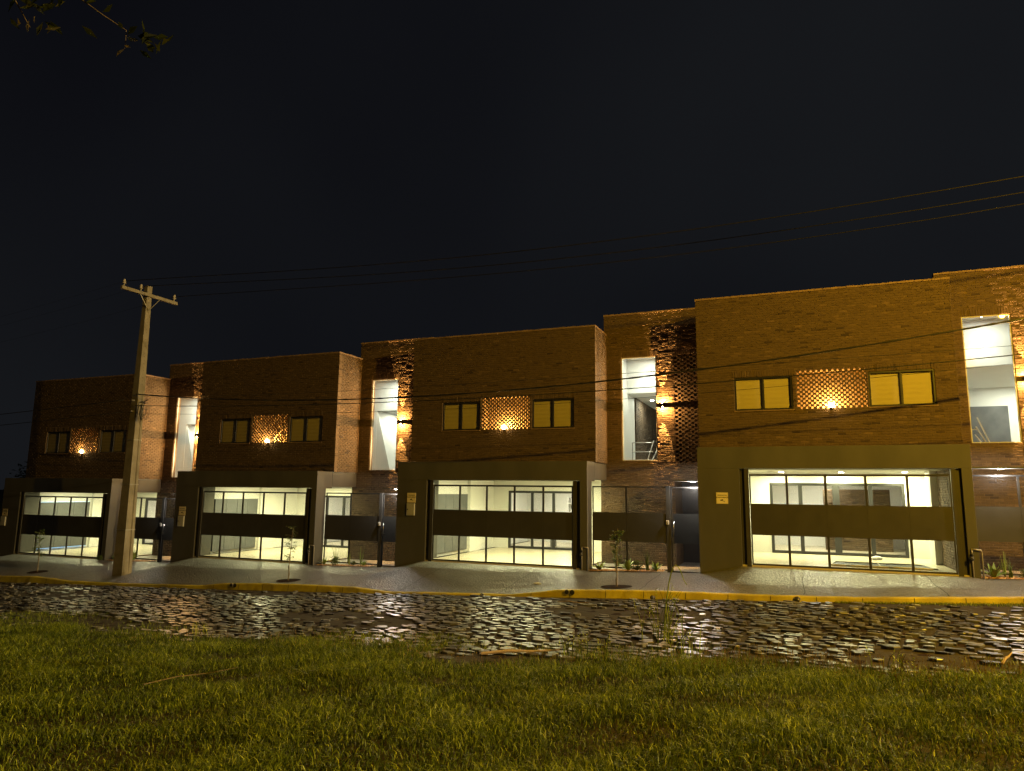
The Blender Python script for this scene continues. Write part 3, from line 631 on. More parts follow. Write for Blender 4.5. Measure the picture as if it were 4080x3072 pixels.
# ------------------------------------------------------------------ signs, meter boxes, intercoms, taps
def text_mesh(s, size, y, x, z, name, parent, m_):
    cu = bpy.data.curves.new('t', 'FONT'); cu.body = s; cu.size = size; cu.align_x = 'CENTER'; cu.align_y = 'CENTER'; cu.extrude = .0008; cu.offset = size*.012; cu.space_character = 1.02
    o = bpy.data.objects.new('t', cu); COL.objects.link(o); bpy.context.view_layer.update()
    me = bpy.data.meshes.new_from_object(o.evaluated_get(bpy.context.evaluated_depsgraph_get())); bpy.data.objects.remove(o)
    me.materials.clear(); me.materials.append(m_); t = bpy.data.objects.new(name, me); COL.objects.link(t); t.parent = parent; t.location = (x, y, z); t.rotation_euler = (R(90), 0, 0); return t
def sign(i, x, z, w_, h, label):
    o = MB().box(-w_/2, w_/2, -.006, 0, -h/2, h/2).build('warning_sign', M['sign'], None, bevel=.0015); o.location = hp(i, x, -.891, z)
    tag(o, label, 'sign', 'surveillance warning signs')
    bd = MB(); e = .012; bd.box(-w_/2+e, w_/2-e, -.0072, -.0062, h/2-e-.004, h/2-e); bd.box(-w_/2+e, w_/2-e, -.0072, -.0062, -h/2+e, -h/2+e+.004); bd.box(-w_/2+e, -w_/2+e+.004, -.0072, -.0062, -h/2+e+.004, h/2-e-.004); bd.box(w_/2-e-.004, w_/2-e, -.0072, -.0062, -h/2+e+.004, h/2-e-.004)
    bd.build('border_line', mat('sign_border', (.45,.28,.05), .6) if 'sign_border' not in bpy.data.materials else bpy.data.materials['sign_border'], o)
    text_mesh('VIGILANCIA', w_*.148, -.0072, 0, h*.255, 'lettering', o, M['ink']); text_mesh('MONITOREADA', w_*.148, -.0072, 0, h*.055, 'lettering', o, M['ink'])
    c = MB(); s = w_
    def rb(cx, cz, hw, hh, a):
        ca, sa = math.cos(a), math.sin(a); pts = [(-hw,-hh),(hw,-hh),(hw,hh),(-hw,hh)]
        q = [(cx+u*ca-v*sa, cz+u*sa+v*ca) for u, v in pts]; c.poly([(u, -.0075, v) for u, v in q])
    rb(-.03*s, -.17*s, .115*s, .05*s, R(15)); rb(.06*s, -.225*s, .012*s, .05*s, R(40)); rb(.13*s, -.27*s, .07*s, .010*s, R(-4)); rb(.205*s, -.285*s, .013*s, .05*s, R(5))
    c.build('camera_pictogram', M['ink'], o)
sign(3, .69, 1.78, .315, .31, 'yellow surveillance sign alone on the rightmost grey portal')
sign(2, .605, 2.005, .33, .32, 'yellow surveillance sign above the meter box on the middle townhouse portal')
sign(1, .45, 1.675, .34, .33, 'small surveillance sign above the meter box right of the utility pole')
sign(0, .30, 1.71, .34, .30, 'dim surveillance sign at the left edge on the far left portal')
def meter(i, x, z, label):
    o = MB().box(-.155, .155, -.045, 0, -.20, .20).build('meter_box', M['box'], None, bevel=.008); o.location = hp(i, x, -.891, z); tag(o, label, 'meter box', 'electric meter boxes on the portals')
    MB().box(-.135, .135, -.052, -.046, -.18, .18).build('cover', M['box'], o, bevel=.004)
    MB().lathe((0,0,0), [(.020,0),(.022,.006)], 12).build('lock', M['dark'], o, loc=(-.10, -.053, 0)).rotation_euler = (R(90), 0, 0)
meter(2, .60, 1.62, 'meter box under the sign on the middle townhouse portal')
meter(1, .44, 1.29, 'meter box under the sign right of the utility pole')
meter(0, .27, 1.33, 'meter box under the sign at the far left edge')
def intercom(i, label):
    o = MB().box(-.045, .045, -.035, 0, -.065, .065).build('intercom', M['plastic'], None, bevel=.012); o.location = hp(i, 8.99, -.372, 1.40); tag(o, label, 'intercom', 'intercoms on the gate posts')
    MB().lathe((0,0,0), [(.016,0),(.018,.006)], 12).build('button', M['dark'], o, loc=(0, -.036, -.02)).rotation_euler = (R(90), 0, 0)
    MB().box(-.028, .028, -.039, -.036, .01, .045).build('grille', M['box'], o)
intercom(0, 'ivory intercom on the gate post behind the utility pole'); intercom(1, 'ivory intercom on the second gate post, between second and middle townhouses'); intercom(2, 'ivory intercom on the gate post left of the rightmost townhouse')
def tap(i, label):
    g = hp(i, 6.64, -.93, 0); zb = zs(g[0], g[1])-OZ[i]
    o = empty('water_tap', (g[0], g[1], OZ[i]+zb), label, 'pipe', 'water pipes at the portal columns')
    p = MB(); p.tube([(-.12,0,-.05),(-.12,0,.62),(-.12,0,.70)], .016, 8); p.tube([(-.12,0,.69),(.08,0,.67),(.085,0,.60),(.085,0,-.05)], .017, 8); p.build('pipe', M['pipe'], o, smooth=True)
    v = MB(); v.lathe((-.14,-.02,.42), [(.03,0),(.055,.02),(.055,.08),(.03,.10)], 12); v.lathe((-.12,0,.53), [(.028,0),(.035,.03),(.028,.06)], 12); v.build('valve', M['steel'], o, smooth=True)
tap(3, 'pipe with valve at the foot of the rightmost portal column'); tap(2, 'pipe with valve at the foot of the middle townhouse column'); tap(1, 'small pipe with valve at the column of the second townhouse')

# ------------------------------------------------------------------ things inside the right garage
r = empty('metal_grille_panel', hp(3, 4.55, .55, .002), 'grey ribbed metal panel lying on the right garage floor', 'metal panel')
fr = MB(); opening_pts = [(-1.15,-.62),(1.35,-.62),(1.15,.42),(-1.0,.42)]
for k in range(4): a, b = opening_pts[k], opening_pts[(k+1)%4]; fr.tube([(a[0],a[1],.03),(b[0],b[1],.03)], .022, 6)
fr.tube([(.05,-.62,.035),(.08,.42,.035)], .02, 6); fr.build('frame', M['galv'], r)
sl = MB()
for k in range(5): y = -.50+k*.21; sl.box(-1.08+.02*k, 1.27-.03*k, y-.075, y+.075, .012, .022)
sl.build('slats', M['cab'], r)
def blob(name, loc, s, m_, label, cat, seed, flat=.6, group=None):
    rn = random.Random(seed); mb = MB(); prof = []; n = 14; rings = 7; k0 = 0
    for j in range(rings):
        ph = math.pi*(j+.35)/(rings-.3+.35)/1.0; 
        for k in range(n): t = 2*math.pi*k/n; q = s*(1+.28*math.sin(3*t+seed)+rn.uniform(-.15, .15)); mb.v.append((q*math.sin(ph)*math.cos(t), q*math.sin(ph)*math.sin(t)*.7, max(0, s*flat*(math.cos(ph)+.55+.2*rn.random()))))
    for j in range(rings-1):
        for k in range(n): mb.f.append((j*n+k, (j+1)*n+k, (j+1)*n+(k+1)%n, j*n+(k+1)%n)); mb.t.append(rn.random())
    mb.f.append(tuple(range(n))); mb.t.append(.5)
    o = mb.build(name, m_, None, smooth=False, loc=loc); return tag(o, label, cat, group)
blob('plastic_bag', hp(3, 4.75, 2.55, .0), .13, M['bag'], 'crumpled white plastic bag on the right garage floor', 'bag', 3, .55)
r = empty('wooden_crate', hp(0, 4.2, 4.2, 0), 'small dark cupboard at the back of the far left garage', 'cupboard')
MB().box(-.35, .35, -.25, .25, .05, 1.80).build('body', M['cab'], r, bevel=.01); MB().box(-.33, .33, -.265, -.252, .10, 1.75).build('door', M['door'], r, bevel=.004)

# ------------------------------------------------------------------ utility pole and its lines
PX, PY = 10.27, -3.0; pz = zs(PX, PY)
def pole(loc, label, arm=True, extra=True, name='utility_pole'):
    o = empty(name, loc, label, 'utility pole'); Hh = 10.55
    b = MB(); n = 14; z_l = [-.3]+[Hh*k/n for k in range(n+1)]; rings = []
    for z in z_l:                                    # H-section concrete post: wide faces to the street, recessed webs
        t = max(0, z)/Hh; wx = .235*(1-t)+.085*t; wy = .20*(1-t)+.10*t; d = .05*(1-t)+.012*t; e = wy*.45; k = len(b.v); rec = 0 if z < .3 or z > 6.6 else 1
        dd = d*rec
        P = [(-wx,-wy),(wx,-wy),(wx,-e),(wx-dd,-e*.8),(wx-dd,e*.8),(wx,e),(wx,wy),(-wx,wy),(-wx,e),(-wx+dd,e*.8),(-wx+dd,-e*.8),(-wx,-e)]
        b.v += [(x, y, z) for x, y in P]; rings.append(k)
    for a, c in zip(rings[:-1], rings[1:]):
        for k in range(12): b.f.append((a+k, a+(k+1)%12, c+(k+1)%12, c+k)); b.t.append(.5)
    b.f.append(tuple(range(rings[-1], rings[-1]+12))); b.t.append(.5)
    b.build('post', M['conc'], o)
    hl = MB()
    for k in range(26):
        z = 6.8+k*.13; t = z/Hh; wx = .235*(1-t)+.085*t; hl.lathe((0,0,0), [], 3) if False else hl.box(wx-.002, wx+.003, -.009, .009, z, z+.018)
    hl.build('bolt_holes', M['dark'], o)
    bd = MB()
    for z in (1.55, 3.15, 4.75):
        t = z/Hh; wx = .235*(1-t)+.085*t+.012; wy = .20*(1-t)+.10*t+.012; bd.box(-wx, wx, -wy, -wy+.010, z, z+.035); bd.box(-wx, wx, wy-.010, wy, z, z+.035); bd.box(wx-.010, wx, -wy+.01, wy-.01, z, z+.035); bd.box(-wx, -wx+.010, -wy+.01, wy-.01, z, z+.035)
    bd.build('steel_band', M['galv'], o)
    if arm:
        am = MB(); am.box(.09, .19, -1.22, 1.22, 10.12, 10.24); am.build('crossarm', M['conc'], o, bevel=.01)
        for sg in (-1, 1): MB().tube([(.14, sg*.42, 10.12), (.12, .02*sg, 9.62)], .016, 6).build('brace', M['galv'], o)
        for y in (-1.12, -.42, 1.08):
            ins = MB(); ins.tube([(.14, y, 10.24), (.14, y, 10.36)], .012, 6); io = ins.build('insulator_pin', M['galv'], o)
            MB().lathe((.14, y, 10.33), [(.03,0),(.065,.01),(.07,.035),(.035,.05),(.035,.07),(.06,.08),(.065,.105),(.035,.12),(.04,.14),(.03,.17)], 14).build('insulator', M['porc'], io, smooth=True)
    if extra:
        for z, y in ((6.20, -.17), (5.80, -.17)):
            br = MB(); br.box(-.05, .05, y-.06, y, z-.02, z+.02); br.tube([(0,y-.05,z),(0,y-.09,z)], .03, 8); br.build('cable_bracket', M['galv'], o)
        cl = MB(); cl.tube([(.42,-.20,6.02),(.47,-.20,5.85),(.44,-.22,5.68),(.50,-.2,5.50),(.48,-.2,5.42)], [.03,.045,.03,.05,.02], 8); cl.build('splice_closure', M['cable'], o, smooth=True)
        lp = MB(); rr = random.Random(4)
        for k in range(5):
            a = rr.uniform(.18, .32); c = rr.uniform(.55, .75); lp.tube([(.2+c*.1, -.2, 6.12)] + [(.2+c*.62+a*math.cos(t)*.5, -.2+.02*k, 5.85+a*1.2*math.sin(t)) for t in np.linspace(1.2, 6.6, 12)], .006, 5)
        lp.tube([(.22,-.16,5.72),(.30,-.2,5.95),(.42,-.2,6.02)], .012, 6)
        lp.build('cable_coil', M['cable'], o)
    return o
pole((PX, PY, pz), 'grey concrete utility pole with a crossarm at the left kerbside')
def line(name, pts, r, m_, label, group, n=6, wob=0):
    rn = random.Random(len(label)); P = []
    xs_ = [p[0] for p in pts]
    step = .6 if not wob else .16
    for x in np.arange(xs_[0], xs_[-1]+.01, step):
        P.append((float(x), float(np.interp(x, xs_, [p[1] for p in pts])), curve_z(x, xs_, [p[2] for p in pts])))
    rs = [r*(1+wob*rn.uniform(-1, 1)) for _ in P]
    o = MB().tube(P, rs, n).build(name, m_, None, smooth=True); return tag(o, label, 'overhead cable', group)
def curve_z(x, xs_, zz):               # smooth quadratic fit through the measured heights
    key = (tuple(xs_), tuple(zz))
    if key not in _fit: _fit[key] = np.polyfit(xs_, zz, min(4, len(xs_)-1))
    return float(np.polyval(_fit[key], x))
_fit = {}
zt_ = pz+10.42; gw = 'high aluminium power lines'
for y, pts, lab in ((-4.12, [(19.1,9.72),(25.9,9.46),(33.1,9.56),(36.8,9.69)], 'topmost power line from the front end of the crossarm'),
                    (-3.42, [(18.9,9.67),(25.9,9.38),(33,9.44),(36.8,9.59)], 'middle power line of the three at the crossarm'),
                    (-1.92, [(18.3,9.88),(25.4,9.63),(33.2,9.7),(38,9.9)], 'lowest of the three high power lines, from the rear end of the crossarm')):
    P = [(PX+.14, y, zt_)]+[(a, y, b) for a, b in pts]+[(48, y, zt_+.1+(.6 if y > -2 else 0))]
    line('power_line', P, .011, M['wire'], lab, gw)
    Q = [(-40, y, zt_-1.6), (-15, y, zt_-2.0), (PX+.14, y, zt_)]
    line('power_line', Q, .003, M['wire'], ['front','middle','rear'][int((y+4.2)//.75) if y < -3 else 2]+' power line leaving the crossarm to the left', 'power line spans leaving left of the pole')
yc = -3.2
line('cable', [(10.4,yc,6.22),(12.1,yc,6.06),(16.14,yc,5.78),(20.6,yc,5.66),(24.5,yc,5.71),(29.2,yc,5.94),(33.4,yc,6.31),(36.26,yc,6.65),(46,yc,8.2)], .022, M['cable'], 'thick black bundled cable rising to the right across the facades', 'low black cables', wob=.35)
line('cable', [(10.4,yc,5.80),(15.2,yc,5.62),(20.6,yc,5.52),(24.5,yc,5.56),(30.3,yc,5.66),(36.26,yc,5.94),(46,yc,6.7)], .013, M['cable'], 'thin black cable just below the thick bundled one', 'low black cables')
line('cable', [(10.4,yc+.2,6.18),(20,yc+.2,5.98),(27.6,yc+.2,6.06),(33.4,yc+.2,6.15),(37.2,yc+.2,6.24),(46,yc+.2,6.6)], .006, M['cable'], 'faint hair-thin cable above the others over the middle window', 'low black cables')
line('cable', [(10.4,yc+.1,5.5),(20,yc+.1,5.27),(27.6,yc+.1,5.32),(33,yc+.1,5.58),(37.2,yc+.1,5.80),(46,yc+.1,6.4)], .006, M['cable'], 'lowest faint cable crossing the facades', 'low black cables')
line('cable', [(-40,yc,4.6),(-10,yc,5.2),(10.2,yc,6.05)], .014, M['cable'], 'upper black cable leaving the pole to the left', 'black cables left of the pole')
line('cable', [(-40,yc,4.1),(-10,yc,4.75),(10.2,yc,5.6)], .012, M['cable'], 'lower black cable leaving the pole to the left', 'black cables left of the pole')

# ------------------------------------------------------------------ street lamps (both stand right of the frame)
def street_lamp(x, y, h, tx, ty, power, label):
    z = zg(x, y) if y < -4.2 else zs(x, y); o = empty('street_lamp', (x, y, z), label, 'street lamp', 'street lamps right of the view')
    MB().tube([(0,0,-.2),(0,0,h)], [.09,.055], 12).build('post', M['galv'], o, smooth=True)
    d = Vector((tx-x, ty-y, 0)).normalized()*1.6
    MB().tube([(0,0,h-.2),(d.x*.5,d.y*.5,h+.12),(d.x,d.y,h+.15)], .035, 8).build('arm', M['galv'], o, smooth=True)
    hd = MB().box(d.x-.28, d.x+.28, d.y-.14, d.y+.14, h+.12, h+.22).build('lamp_head', M['alu'], o, bevel=.02)
    MB().box(d.x-.22, d.x+.22, d.y-.10, d.y+.10, h+.105, h+.118).build('lens', mat('street_lens', (1,1,1), emit=((1,.5,.05), 60)) if 'street_lens' not in bpy.data.materials else bpy.data.materials['street_lens'], hd)
    lamp('street_light', 'POINT', (d.x, d.y, h-.02), power, AMBER if power < 1e5 else (1,.72,.32), o, shadow_soft_size=.10)
street_lamp(42.4, -13.2, 9.6, 41.4, -11.8, P_STREET_A, 'near street lamp beyond the right edge of the view')
street_lamp(112, -9.5, 13, 110, -9, P_STREET_B, 'far street lamp down the street beyond the right edge')

# ------------------------------------------------------------------ plants
def leaf(mb, p, d, L, Wd, rn, tone, curl=.25):
    d = d.normalized(); s = d.cross(Vector((rn.uniform(-.4,.4), rn.uniform(-.4,.4), 1))); s.normalize(); nrm = s.cross(d)
    a = p; b = p+d*L*.45+s*Wd/2+nrm*L*.05; c = p+d*L+nrm*(-curl*L); e = p+d*L*.45-s*Wd/2+nrm*L*.05; mb.poly([a, b, c, e], tone)
def sapling(x, y, h, label, seed, lean=(.0,.0), n=120):
    rn = random.Random(seed); z = zs(x, y); o = empty('sapling', (x, y, z), label, 'sapling', 'young trees planted along the kerb')
    L = Vector((lean[0], lean[1], 0)); t = [Vector((0,0,-.05))]+[Vector((rn.uniform(-.015,.015), rn.uniform(-.015,.015), h*k/8))+L*(k/8)**1.5 for k in range(1, 9)]
    MB().tube(t, [.013-.001*k for k in range(9)], 7).build('trunk', M['bark'], o, smooth=True)
    MB().tube([(.02,-.02,-.1),(.035,-.02,h*.52)], .010, 6).build('stake', M['stake'], o)
    br = MB(); lf = MB()
    for k in range(34):
        q = rn.uniform(.34, 1.0); p = Vector((0,0,h*q))+L*q**1.5; a = rn.random()*6.28; ln = rn.uniform(.10, .26)*(1.15-q*.4); d = Vector((math.cos(a), math.sin(a)*.8, rn.uniform(.1, .9))).normalized()
        br.tube([p, p+d*ln*.6, p+d*ln+Vector((0,0,-.03))], .003, 4)
        for j in range(int(n/22*2)):
            s = rn.uniform(.2, 1.05); b_ = p+d*ln*s; a2 = rn.random()*6.28; leaf(lf, b_, Vector((math.cos(a2), math.sin(a2), rn.uniform(-.6,.5))), rn.uniform(.05,.10), rn.uniform(.022,.04), rn, rn.random())
    br.build('branches', M['bark'], o); lf.build('leaves', M['leaf'], o)
    c = MB(); k0 = 0; N = 24; c.v.append((0, 0, zs(x, y)-z+.022))
    for k in range(N): t_ = 2*math.pi*k/N; px, py = .40*math.cos(t_)*(1+.06*math.sin(3*t_)), .30*math.sin(t_); c.v.append((px, py, zs(x+px, y+py)-z+.014))
    for k in range(N): c.f.append((0, 1+k, 1+(k+1)%N)); c.t.append(.5)
    pit_ = c.build('planting_hole', M['soil'], None, loc=(x, y, z)); tag(pit_, kind='structure')
    return o
sapling(6.45, -3.4, 1.45, 'leafy sapling at the far left in front of the leftmost garage gate', 1, (-.10, 0), 130)
sapling(18.03, -3.6, 1.62, 'sparse thin sapling in front of the second garage gate', 2, (.08, 0), 70)
sapling(28.23, -3.6, 1.45, 'leafy sapling on a pale stem before the fence left of the rightmost portal', 3, (.05, 0), 130)
def bed(i, x1_):
    rn = random.Random(40+i); mb = MB()
    for k in range(420):
        x, y = rn.uniform(6.72, x1_), rn.uniform(-.84, -.36); g = hp(i, x, y, 0); z = zs(g[0], g[1])-OZ[i]+.012; s = rn.uniform(.012, .032); a = rn.random()*3
        pts = [(x+s*math.cos(a+t)*rn.uniform(.8,1.2), y+s*math.sin(a+t)*rn.uniform(.6,1), z+rn.uniform(-.004,.006)) for t in (0,1.25,2.5,3.8,5)]; top = (x, y, z+s*.8); tn = rn.random()
        for j in range(5): mb.poly([pts[j], pts[(j+1)%5], top], tn)
    o = mb.build('gravel_bed', M['gravel'], None, loc=(OX[i], OY[i], OZ[i]))
    tag(o, ['orange gravel in the bed behind the utility pole','orange gravel in the bed below the second fence','orange gravel in the bed below the third fence','orange gravel in the bed at the right edge'][i], 'gravel', kind='stuff')
    gx = [OX[i]+6.7+k*.1 for k in range(int((x1_-6.7)/.1)+1)]
    grid('planting_bed', gx, [OY[i]-.85, OY[i]-.6, OY[i]-.31], lambda x, y: zs(x, y)+.014, M['gravel'])
for i in range(4): bed(i, 8.9)
def plant(kind, i, x, y, h, label, seed):
    rn = random.Random(seed); g = hp(i, x, y, 0); z = zs(g[0], g[1])+.01
    nm, cat = {'agave':('agave','agave'), 'blades':('grass_clump','grass clump'), 'bush':('shrub','shrub'), 'sticks':('reed_plant','plant')}[kind]
    mb = MB()
    if kind == 'agave':
        for k in range(16):
            a = k*2.4; el = rn.uniform(.35, 1.25); L = h*rn.uniform(.8, 1.1); d = Vector((math.cos(a)*math.cos(el), math.sin(a)*math.cos(el), math.sin(el))); s = d.cross(Vector((0,0,1))).normalized()*h*.10; b = Vector((0,0,.01)); mdl = b+d*L*.5; tip = b+d*L+Vector((0,0,-.12*L)); t = rn.random()
            mb.poly([b-s*.6, b+s*.6, mdl+s, mdl-s], t); mb.poly([mdl-s, mdl+s, tip], t)
    elif kind == 'blades':
        for k in range(34):
            a = rn.random()*6.28; L = h*rn.uniform(.6, 1.1); ln = rn.uniform(.1, .75); s = Vector((-math.sin(a), math.cos(a), 0))*.006; pr = Vector((rn.uniform(-.04,.04), rn.uniform(-.03,.03), 0)); t = rn.random()
            for j in range(5):
                f = lambda q: Vector((math.cos(a)*ln*q*q*L, math.sin(a)*ln*q*q*L, L*(q-.45*ln*q*q*q)))
                p, q = pr+f(j/5), pr+f((j+1)/5); w0, w1_ = 1-j/5.2, 1-(j+1)/5.2; mb.poly([p-s*w0, p+s*w0, q+s*w1_, q-s*w1_], t)
    elif kind == 'sticks':
        for k in range(11):
            a = rn.random()*6.28; L = h*rn.uniform(.6, 1.15); ln = rn.uniform(.02, .32); tip = Vector((math.cos(a)*ln*L, math.sin(a)*ln*L, L)); mb.tube([(0,0,0), tip*.5, tip], [.008,.006,.002], 5, rn.random())
    else:
        for k in range(240):
            p = Vector((rn.gauss(0,.3), rn.gauss(0,.25), rn.uniform(.08, 1)))*h*.62; p.x *= 1-.3*abs(p.z/h-.4); leaf(mb, p, Vector((rn.uniform(-1,1), rn.uniform(-1,1), rn.uniform(-.3,1))), h*.16, h*.07, rn, rn.random())
        mb.tube([(0,0,0),(0,0,h*.4)], .008, 5, .2)
    o = mb.build(nm, M['agave'] if kind in ('agave', 'sticks') else M['leaf'], None, loc=(g[0], g[1], z)); return tag(o, label, cat, 'garden plants below the fences')
for a in [
 ('bush',0,6.95,-.62,.34,'round shrub in the gravel just right of the utility pole',1), ('agave',0,7.9,-.62,.40,'spiky agave under the far left fence',2), ('sticks',0,7.92,-.55,.62,'upright reed leaves above the far left agave',3),
 ('bush',0,6.55,-1.02,.30,'dark shrub left of the utility pole at the portal foot',4),
 ('agave',1,6.95,-.62,.30,'leftmost small agave under the second fence',5), ('bush',1,7.42,-.62,.42,'tallest dark shrub under the second fence',6), ('sticks',1,7.40,-.6,.66,'thin reeds rising out of the dark shrub under the second fence',7),
 ('sticks',1,7.98,-.6,.42,'small reed plant near the middle of the second fence',8), ('bush',1,8.15,-.6,.24,'low shrub right of the middle bar of the second fence',9), ('sticks',1,8.45,-.6,.60,'sparse reeds at the right of the second fence',10), ('agave',1,8.6,-.65,.26,'pale agave at the right end of the second gravel bed',11),
 ('agave',2,6.98,-.62,.38,'leftmost agave under the third fence',12), ('sticks',2,7.48,-.62,.78,'tall upright reeds behind the sapling under the third fence',13), ('agave',2,7.84,-.62,.44,'bright agave at the middle bar of the third fence',14), ('bush',2,8.11,-.62,.42,'round dark shrub between agave and arching grass',15),
 ('blades',2,8.42,-.62,.80,'arching pale grass clump under the third fence',16), ('agave',2,8.68,-.68,.36,'bright green agave next to the third gate post',17),
 ('agave',3,7.0,-.62,.46,'large bright agave right of the rightmost portal',18), ('blades',3,7.35,-.60,.55,'grass clump between agave and shrub at the right edge',19), ('bush',3,7.65,-.62,.34,'green shrub at the right edge of the picture',20), ('sticks',3,7.25,-.55,.6,'thin reeds behind the large agave at the right',21)]: plant(*a)

# tall wild stalks at the near road edge
def stalks(x, y, h, n, label, seed, arch=None):
    rn = random.Random(seed); z = zg(x, y); mb = MB()
    for k in range(n):
        a = rn.random()*6.28; L = h*rn.uniform(.5, 1.05); ln = rn.uniform(.05, .5); px, py = rn.gauss(0, .16), rn.gauss(0, .08)
        pts = [Vector((px+math.cos(a)*ln*q*q*L, py+math.sin(a)*ln*q*q*L*.5, L*(q-.35*ln*q**3)-.03)) for q in (0,.25,.5,.75,1)]
        mb.tube(pts, [.006,.005,.0045,.004,.002], 4, rn.random())
        if rn.random() < .5:
            for j in range(6): leaf(mb, pts[-1]-Vector((0,0,.025*j)), Vector((rn.uniform(-1,1), rn.uniform(-1,1), .7)), .05, .014, rn, 1.0)
    if arch:
        pts = [Vector((arch*(q-.0)**1.3*.9, 0, h*1.25*math.sin(min(1, q*1.05)*2.3))) for q in np.linspace(0, 1, 12)]; mb.tube(pts, [.014*(1-.6*k/12) for k in range(12)], 5, .75)
    return tag(mb.build('wild_grass_stalks', M['grass'], None, loc=(x, y, z)), label, 'wild grass', 'wild stalks on the near road edge')
stalks(30.45, -9.6, .95, 26, 'wild stalks with one blade arching over the kerb', 1, .42); stalks(30.9, -10.9, .50, 16, 'wild seed heads just right of the arching blade', 2); stalks(29.6, -11.2, .38, 16, 'short wild stalks left of the arching blade', 3)
stalks(25.8, -11.3, .30, 14, 'wild stalks right of the plank gap in the middle left', 4); stalks(22.3, -11.2, .28, 12, 'wild stalks at the left part of the lawn edge', 5); stalks(33.6, -11.1, .26, 16, 'low seed heads at the right part of the lawn edge', 6)
# litter on the ground
def stick(name, a, b, r, m_, label, cat):
    A = Vector((*a, zg(*a)+.035)); B = Vector((*b, zg(*b)+.04)); o = MB().tube([A-A, (B-A)*.33+Vector((0,0,.02)), (B-A)*.66-Vector((0,0,.005)), B-A], [r, r*1.1, r*.8, r*.4], 6).build(name, m_, None, loc=A); return tag(o, label, cat)
stick('dry_stalk', (25.46,-15.12), (25.62,-13.8), .0055, M['bark'], 'long dry straw stalk lying in the left lawn', 'dry stalk')
stick('broken_stick', (34.83,-10.55), (35.12,-9.78), .016, M['wood'], 'pale broken stick on the ground at the right edge', 'stick')
stick('plank', (28.17,-11.7), (29.17,-11.1), .022, M['wood'], 'weathered plank lying at the road edge in the centre', 'plank')
stick('thin_lath', (27.31,-5.54), (28.1,-5.64), .012, M['wood'], 'thin pale lath lying on the cobbles near the kerb', 'lath')
def pebble(x, y, s, label, seed):
    o = blob('loose_stone', (x, y, (zr(x) if y < -4 else zs(x, y))), s, M['stone'], label, 'stone', seed, .8, 'loose stones along the kerb')
pebble(32.45, -4.42, .075, 'round brown stone against the kerb at the right', 5); pebble(29.3, -4.45, .06, 'small dark stone at the kerb left of the arching blade', 6); pebble(24.9, -4.45, .05, 'small stone at the lowered kerb of the middle driveway', 7)
blob('paper_scrap', (25.9, -3.0, zs(25.9, -3.0)+.004), .10, M['bag'], 'small white scrap on the pavement before the middle garage', 'scrap', 9, .25); blob('bird_shaped_bag', (-.1, -1.1, zs(-.1,-1.1)), .12, M['bag'], 'small pale bag at the foot of the far left portal', 'bag', 12, 1.1)
# drain pipes through the kerb
def drain(x, label):
    z = zr(x)+.10; o = empty('kerb_drain', (x, YK-.03, z), label, 'drain', 'drain outlets in the yellow kerb'); 
    MB().lathe((0,0,0), [(.055,0),(.062,.02)], 16).build('pipe_end', M['pipe'], o, loc=(-.07, .0, 0)).rotation_euler = (R(90), 0, 0)
    MB().lathe((0,0,0), [(.045,0),(.05,.004)], 16).build('pipe_opening', M['dark'], o, loc=(-.07, -.021, 0)).rotation_euler = (R(90), 0, 0)
    MB().lathe((0,0,0), [(.055,0),(.062,.02)], 16).build('pipe_end', M['dark'], o, loc=(.07, .0, 0)).rotation_euler = (R(90), 0, 0)
drain(16.5, 'drain outlet in the kerb left of the second sapling'); drain(27.2, 'broken drain outlet in the yellow kerb at the centre')

# ------------------------------------------------------------------ dark tree far left and overhanging branch of a near tree
def crown(name, loc, label, seed, R_, n, trunk_h, dark=True, cl=26):
    rn = random.Random(seed); o = empty(name, loc, label, 'tree'); lf = MB(); cs = []
    for k in range(cl): 
        a = rn.random()*6.28; q = R_*rn.random()**.5; cs.append(Vector((q*math.cos(a), q*math.sin(a), trunk_h+R_*rn.uniform(-.3, .75)*(1-.4*q/R_))))
    for k in range(n):
        c = rn.choice(cs); p = c+Vector((rn.gauss(0,1), rn.gauss(0,1), rn.gauss(0,.7)))*R_*.16; leaf(lf, p, Vector((rn.uniform(-1,1), rn.uniform(-1,1), rn.uniform(-.6,.6))), rn.uniform(.18,.35), rn.uniform(.08,.16), rn, rn.random())
    lf.build('crown', M['leaf'], o); t = MB(); t.tube([(0,0,-.4),(.1,0,trunk_h*.5),(0,.1,trunk_h)], [.22,.17,.12], 9)
    for c in cs[:9]: t.tube([(0,.05,trunk_h*.8), c*.5+Vector((0,0,trunk_h*.45)), c], [.07,.045,.015], 6)
    t.build('trunk', M['bark'], o); return o
crown('tree', (-8.5, 9, -1.2), 'black tree silhouette behind the far left house', 1, 3.0, 5000, 3.6)
crown('tree', (-16, 14, -1.5), 'low dark tree silhouette at the left edge of the picture', 2, 4.0, 5000, 3.6)
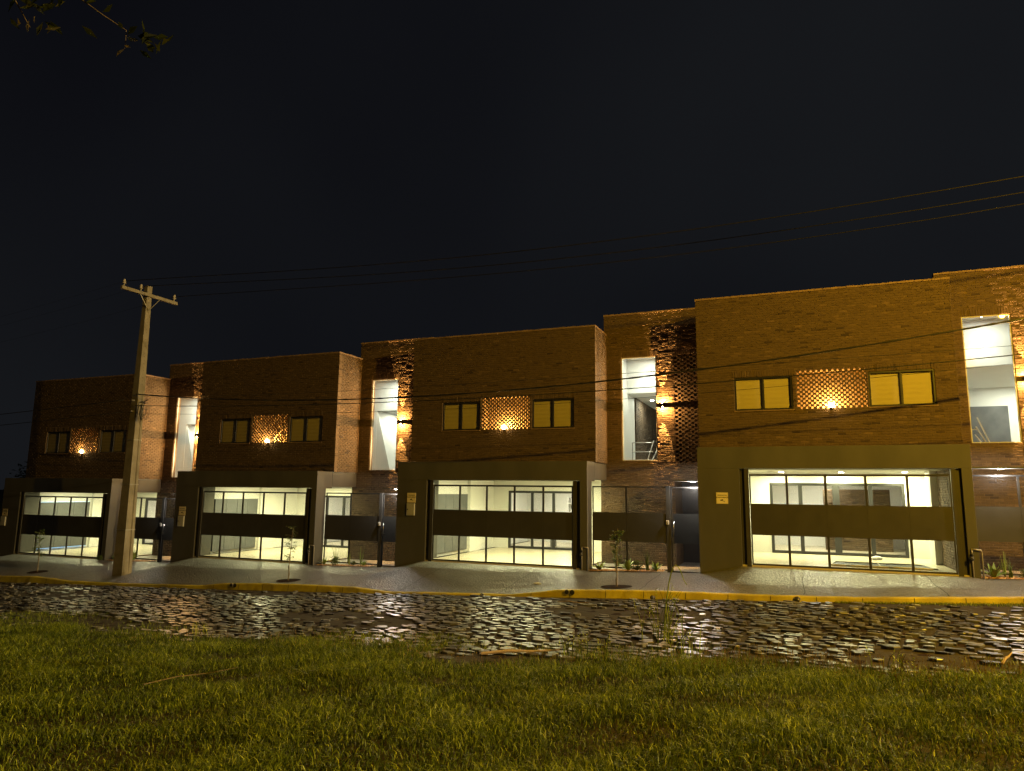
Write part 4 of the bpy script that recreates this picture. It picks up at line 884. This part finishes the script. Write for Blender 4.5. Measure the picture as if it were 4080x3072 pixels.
def near_tree():
    rn = random.Random(9); o = empty('overhanging_tree', (25.6, -20.2, zg(25.6,-20.2)), 'dim leafy twigs hanging into the top left corner', 'tree'); base = Vector(o.location); t = MB()
    t.tube([(0,0,-.3),(.05,.1,2),(.3,.2,4.4)], [.16,.13,.09], 10)
    j = ray(200, -900, 4.6)-base; t.tube([Vector((.05,.1,3.2)), (j+Vector((.05,.1,3.2)))*.5+Vector((0,0,.3)), j], [.07,.05,.03], 8); t.build('trunk', M['bark'], o, smooth=True)
    b = MB(); lf = MB(); D = 4.3
    def tw(pts, r): b.tube([ray(x, y, D+dz)-base for x, y, dz in pts], r, 6)
    tw([(200,-900,.3),(300,-20,0),(410,60,0),(505,122,.02)], [.014,.0045,.0035,.002]); tw([(200,-900,.3),(90,-300,.1),(60,0,0),(120,110,0)], [.014,.006,.004,.002]); tw([(503,120,.02),(500,165,0),(497,195,0)], [.002,.002,.0015])
    def lv(x, y, dx, dy, L, w_, tone):
        p = ray(x, y, D+rn.uniform(-.1,.1))-base; q = ray(x+dx*L, y+dy*L, D+rn.uniform(-.1,.1))-base; s = (q-p).cross(fw).normalized()*w_; mdl = (p+q)/2+fw*rn.uniform(-.02,.02); lf.poly([p, mdl+s, q, mdl-s], tone)
    lv(497,195,-.8,.75,42,.012,1); lv(495,180,.8,.3,30,.010,1)
    for k in range(20): a = rn.random()*6.28; x, y = rn.gauss(580, 62), rn.gauss(150, 34); lv(x, y, math.cos(a), math.sin(a), rn.uniform(35, 70), rn.uniform(.010,.022), rn.random()*.6)
    for k in range(34): a = rn.random()*6.28; x, y = rn.gauss(170, 90), rn.gauss(20, 50); lv(x, y, math.cos(a), math.sin(a), rn.uniform(40, 85), rn.uniform(.012,.026), rn.random()*.7)
    for (x, y) in ((70,70),(115,80),(140,65),(190,95)): lv(x, y, -.1, 1, rn.uniform(25,50), .010, 1)
    b.build('twigs', M['bark'], o); lf.build('leaves', grass_material('dim_leaf', ((.012,.018,.003),(.035,.045,.006),(.16,.13,.06)), .6), o)  # dim light on these leaves is put into their darkened colours
near_tree()
